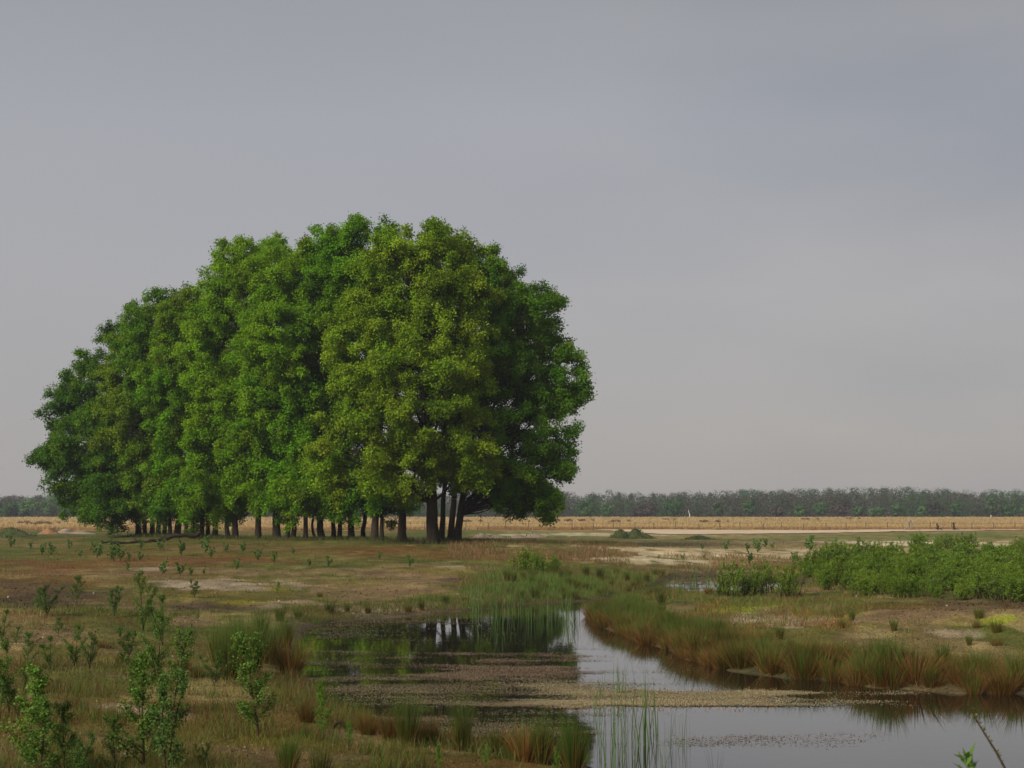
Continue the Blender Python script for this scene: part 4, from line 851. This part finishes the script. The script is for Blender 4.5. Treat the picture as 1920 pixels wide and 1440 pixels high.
SAP = [  # base x, base y, height in photo px, variant, width factor, label
    (485, 1388, 182, 0, 1.15, 'leafy young birch standing alone before the tall rush clump, on yellow moss'), (607, 1388, 108, 3, .8, 'bright yellow-green sapling with one tall spike and side arms, near the pond'), (402, 1288, 62, 4, 1.2, 'dark bushy sapling at the foot of the tall green rushes'),
    (268, 1182, 108, 1, .8, 'slim sapling topping out against the pale litter strip'), (305, 1212, 92, 5, 1.1, 'sapling rising over the slim one in the tall sapling row'), (295, 1275, 115, 1, 1.1, 'leafy sapling in the middle of the tall sapling row'), (325, 1330, 140, 0, .95, 'sapling of the tall row with rust-tipped leaves beside the rushes'), (262, 1345, 105, 2, 1.1, 'wide sapling at the foot of the tall row'),
    (270, 1465, 215, 0, 1.0, 'big nearest sapling of the tall row, its dark stem running out of the frame'), (310, 1468, 200, 4, .9, 'dark twin-stemmed sapling beside the big nearest one'), (215, 1462, 110, 2, 1.1, 'sapling with round leaves left of the big nearest one'), (238, 1250, 70, 4, 1.2, 'small sapling on the near side of the foxy tuft'),
    (45, 1465, 205, 3, 1.1, 'tall bright sapling in the near corner, tip against the rusty moss'), (75, 1470, 150, 0, 1.3, 'broad sapling filling the near corner'), (120, 1462, 130, 2, .9, 'sapling with a dark leader beside the corner pair'), (150, 1470, 90, 4, 1.2, 'low sapling at the lower edge next to the dark leader'), (18, 1338, 130, 5, 1.0, 'dark double-stemmed sapling by the frame edge over rusty soil'), (32, 1345, 95, 1, .9, 'thin-stemmed sapling against the double-stemmed one'), (0, 1350, 80, 2, 1.1, 'sapling half cut by the frame edge'),
    (379, 1455, 58, 4, .9, 'small upright dark sapling alone on litter at the lower edge'), (88, 1156, 58, 4, 1.3, 'bushy sapling on the open turf with two leafy heads'), (142, 1136, 52, 2, 1.2, 'loose sapling behind the two-headed bushy one'), (70, 1143, 40, 1, 1.2, 'pale little sapling next to the two-headed bushy one'), (214, 1156, 56, 4, 1.1, 'compact dark sapling on dark soil halfway to the tall row'), (110, 1196, 34, 2, 1.3, 'round-headed little sapling beside the sandy litter patch'),
    (95, 1256, 60, 5, 1.2, 'sapling standing before the round-headed little one'), (140, 1250, 72, 1, 1.2, 'bushy sapling in the cluster on the mid bank'), (168, 1254, 66, 4, 1.0, 'dark upright sapling closing the mid-bank cluster'), (52, 1250, 60, 2, 1.0, 'thin sapling between the frame edge and the mid-bank cluster'), (5, 1205, 60, 5, 1.0, 'sapling at the frame edge above the rusty patch'), (30, 1212, 34, 2, 1.1, 'faint sapling on turf near the frame edge'),
    (365, 1122, 34, 4, 1.3, 'small sapling on the pale litter strip by yellow moss'), (278, 1116, 30, 1, 1.0, 'seedling at the start of the pale litter strip'), (520, 1112, 20, 3, 1.6, 'low yellow-green shrublet on the moss by the pond corner'), (370, 1168, 18, 2, 1.2, 'tiny sapling on litter behind the tall rush stand'), (655, 1400, 46, 3, 1.0, 'light green sprig by the dark ring of wood'), (910, 1440, 42, 3, 1.0, 'pale green sprig before the wide spraying rush'), (825, 1455, 56, 3, .9, 'bright sprig low on the near bank'), (1045, 1448, 44, 3, .9, 'bright sprig against the last near-bank rush clump')]
for (px, py, h, v, sq, lab) in SAP:
    p = ground_at(px, py); D = p[1]; plant(('b', v), 'birch_sapling', birch(v), p, h * D / F, lab, 'sapling', 'birch saplings on the near bank', sq=sq)
SEED = [(20, 1027, 22), (57, 1030, 15), (78, 1041, 24), (97, 1043, 24), (182, 1047, 34), (213, 1054, 38), (226, 1052, 26), (242, 1052, 16), (262, 1052, 18), (265, 1032, 20), (300, 1032, 22), (340, 1043, 30), (386, 1037, 32), (397, 1047, 22), (425, 1036, 20), (455, 1036, 20), (484, 1051, 22), (515, 1056, 22), (550, 1040, 14), (580, 1063, 16), (616, 1063, 20),
        (305, 1078, 26), (338, 1080, 26), (358, 1080, 16), (443, 1069, 22), (712, 1050, 16), (382, 1078, 14), (240, 1071, 16), (130, 1030, 18), (150, 1046, 14)]
for n_, (px, py, h) in enumerate(SEED):
    p = ground_at(px, py); tall = 'taller' if h >= 26 else ('tiny' if h <= 16 else 'small')
    plant(('s', n_ % 4), 'birch_seedling', lambda n_=n_: sapling_parts(450 + n_ % 4, 1.0, 260, .12, (.085, .175, .035), .3, 3, .7, .15), p, h * p[1] / F, tall + ' green birch seedling in the loose scatter on the turf before the oaks', 'seedling', 'birch seedlings on the turf before the oaks')
SEED2 = [(768, 1064, 22, 'single branching seedling on the bare slope before the stout oak'), (1317, 1032, 12, 'tiny seedling alone on the sand flat'), (1360, 1033, 20, 'first sturdy seedling of the sand flat row'), (1402, 1034, 16, 'thin seedling between two sturdy ones on the sand flat'), (1420, 1037, 26, 'tallest seedling of the sand flat row'), (1436, 1028, 18, 'slender seedling just past the tallest one on the sand flat'),
         (1448, 1029, 12, 'faint seedling at the end of the sand flat row'), (1406, 1060, 26, 'bushy seedling at the brow above the channel'), (1490, 1060, 24, 'green seedling between the brow and the willow thicket'), (1518, 1036, 32, 'tall airy seedling in front of the grass strip'), (1280, 1050, 12, 'low green plant on the pale sand strip'), (1320, 1050, 10, 'lower green plant beside the pale sand strip'), (1235, 1049, 9, 'smallest plant at the start of the pale sand strip')]
for n_, (px, py, h, lab) in enumerate(SEED2):
    p = ground_at(px, py); plant(('s', n_ % 4), 'birch_seedling', lambda n_=n_: sapling_parts(450 + n_ % 4, 1.0, 260, .12, (.085, .175, .035), .3, 3, .7, .15), p, h * p[1] / F, lab, 'seedling', 'seedlings on the sand flats')
# willow thicket on the far bank
def willow(v): return lambda: sapling_parts(470 + v, 1.0, 4200, .062, ((.15, .24, .022), (.125, .215, .018), (.18, .265, .024), (.14, .23, .028))[v], .2, 22, .28, .0, 1.6)
rw = random.Random(11); spots = []
tries = 0
while len(spots) < 190 and tries < 9000:
    tries += 1; px, py = rw.uniform(1500, 2080), rw.uniform(1030, 1132)
    lim0 = np.interp(px, [1485, 1520, 1600, 1680, 1760, 2080], [1085, 1066, 1056, 1046, 1034, 1030]); lim1 = np.interp(px, [1485, 1530, 1640, 1760, 1860, 2080], [1108, 1116, 1122, 1134, 1128, 1134])
    jit = (float(vn(np.array([px / 34.]), np.array([1.5]), 9)[0]) - .5) * 22
    if not (lim0 + jit * .6 < py < lim1 - 3 + jit * .7): continue
    if any(abs(px - a) < 17 and abs(py - b) < 3.4 for a, b in spots): continue
    spots.append((px, py))
for (px, py) in sorted(spots, key=lambda q: q[1]):
    p = ground_at(px, py)
    if pond_sd(p[0:1], p[1:2])[0] < .25: continue
    plant(('w', rw.randrange(4)), 'willow_shrub', willow(rw.randrange(4)), p, (rw.uniform(24, 60) if py > 1060 else rw.uniform(16, 38)) * p[1] / F, 'leafy green willow shrub in the thicket behind the reddish litter flat', 'willow shrub', 'willows of the thicket on the far bank', sq=rw.uniform(1.0, 1.4))
for (px, py, h, lab) in [(1478, 1118, 62, 'outlying willow with a dark stem at the channel end of the thicket'), (1430, 1112, 58, 'upright willow by the channel, between the reeds and the thicket'), (1375, 1118, 66, 'slim willow sapling standing in the grass by the channel reeds'), (1405, 1116, 36, 'low willow bush beside the slim channel sapling'), (1350, 1117, 34, 'low willow bush next to the orange-brown channel tussock'),
        (985, 1072, 46, 'willow bush on the bank facing the end oak'), (1010, 1076, 40, 'lower willow bush beside the one facing the end oak'), (1040, 1072, 32, 'small willow bush at the back of the grassy bank'), (1545, 1056, 30, 'rounded willow bush detached behind the thicket'), (1575, 1052, 38, 'denser willow bush detached behind the thicket'), (1722, 1034, 36, 'willow bush topping the back edge of the thicket')]:
    p = ground_at(px, py); v = rw.randrange(4); plant(('w', v), 'willow_shrub', willow(v), p, h * p[1] / F, lab, 'willow shrub', 'single willows by the channel')
# near willow with a bare twig and a leafy shoot, rooted on the bank below the frame
def near_willow():
    rng = np.random.default_rng(71); D = 8.6; b = at_depth(1875, 1600, D); b[2] = float(height(b[0:1], b[1:2])[0]) - .02
    o = empty('willow_shoot', b); tag(o, 'bare budding willow twig and leafy shoot poking up over open water', 'willow shoot')
    k = [at_depth(x, y, D) for x, y in ((1815, 1318), (1832, 1352), (1852, 1385), (1868, 1410), (1885, 1442), (1893, 1500))][::-1]
    pa = np.array([b + np.array([.02, 0, 0])] + k) - b; m = MB(); m.add(*tube(pa, np.array([.010, .009, .008, .007, .006, .005, .0025]), 7)); m.build('twig', M_TWIG, o, True)
    lf = MB(); P, Dd = [], []
    for q in range(60):
        u = rng.uniform(1.5, 5.8); p = np.array([np.interp(u, range(7), pa[:, j]) for j in range(3)]); sd_ = rng.choice((-1, 1)); P.append(p + np.array([sd_ * .01, 0, .01])); Dd.append(np.array([sd_ * .6, rng.normal(0, .3), .8]))
    V, q = leaves(np.array(P), rng.normal(size=(60, 3)), rng.uniform(.012, .032, 60), .012, rng, np.array(Dd)); lf.add(V, q, np.repeat(np.array((.11, .14, .03)) * rng.uniform(.7, 1.4, (60, 1)), 4, 0)); lf.build('buds', M_SAP, o)
    c = at_depth(1815, 1432, D) - b; m = MB(); m.add(*tube(np.array([[-.02, 0, 0], (c + np.array([-.02, 0, 0])) * .6, c]), np.array([.008, .006, .004]), 6)); m.build('shoot_stem', M_TWIG, o)
    n = 26; a = rng.uniform(0, 6.28, n); el = rng.uniform(.1, 1.3, n); dd = np.stack([np.cos(a) * np.cos(el), np.sin(a) * np.cos(el), np.sin(el)], 1); L_ = rng.uniform(.07, .13, n)
    base = c + np.stack([np.zeros(n), np.zeros(n), rng.uniform(-.09, .03, n)], 1); V, q = leaves(base + dd * L_[:, None] * .5, rng.normal(size=(n, 3)) + np.array([0, -.6, .6]), L_, .024, rng, dd)
    lf = MB(); lf.add(V, q, np.repeat(np.array((.10, .18, .035)) * rng.uniform(.7, 1.4, (n, 1)), 4, 0)); lf.build('leaves', M_SAP, o)
near_willow()
def ring():
    rng = np.random.default_rng(73); p = ground_at(637, 1368); t = np.linspace(.1, math.pi + .1, 10); R_ = .085
    m = MB(); m.add(*tube(np.stack([np.cos(t) * R_, np.sin(t * 1.0) * .02, np.sin(t) * R_ * 1.2 - .02], 1), np.linspace(.026, .018, 10) + rng.normal(0, .002, 10), 8))
    o = m.build('curved_root', M_BARK); o.location = [float(v) for v in p]; tag(o, 'dark arched root showing beside the bright yellow-green sapling', 'root')
ring()

# ------------------------------------------------------------------ haze: thin grey air over the heath
def haze():
    m, nt, out = mat_new('thin_air'); v = N(nt, 'ShaderNodeVolumePrincipled'); v.inputs['Color'].default_value = (.86, .9, 1, 1)
    v.inputs['Density'].default_value = 0.0003; v.inputs['Anisotropy'].default_value = 0.2; nt.links.new(v.outputs[0], out.inputs['Volume'])
    x, z0, z1 = 950., -2.0, 27.0
    V = np.array([(a, b, c) for c in (z0, z1) for b in (-x, x) for a in (-x, x)])
    q = np.array([(0, 2, 3, 1), (4, 5, 7, 6), (0, 1, 5, 4), (2, 6, 7, 3), (0, 4, 6, 2), (1, 3, 7, 5)])
    tag(make('haze', V, [q], m), 'thin grey haze over the heath', kind='stuff')
haze()
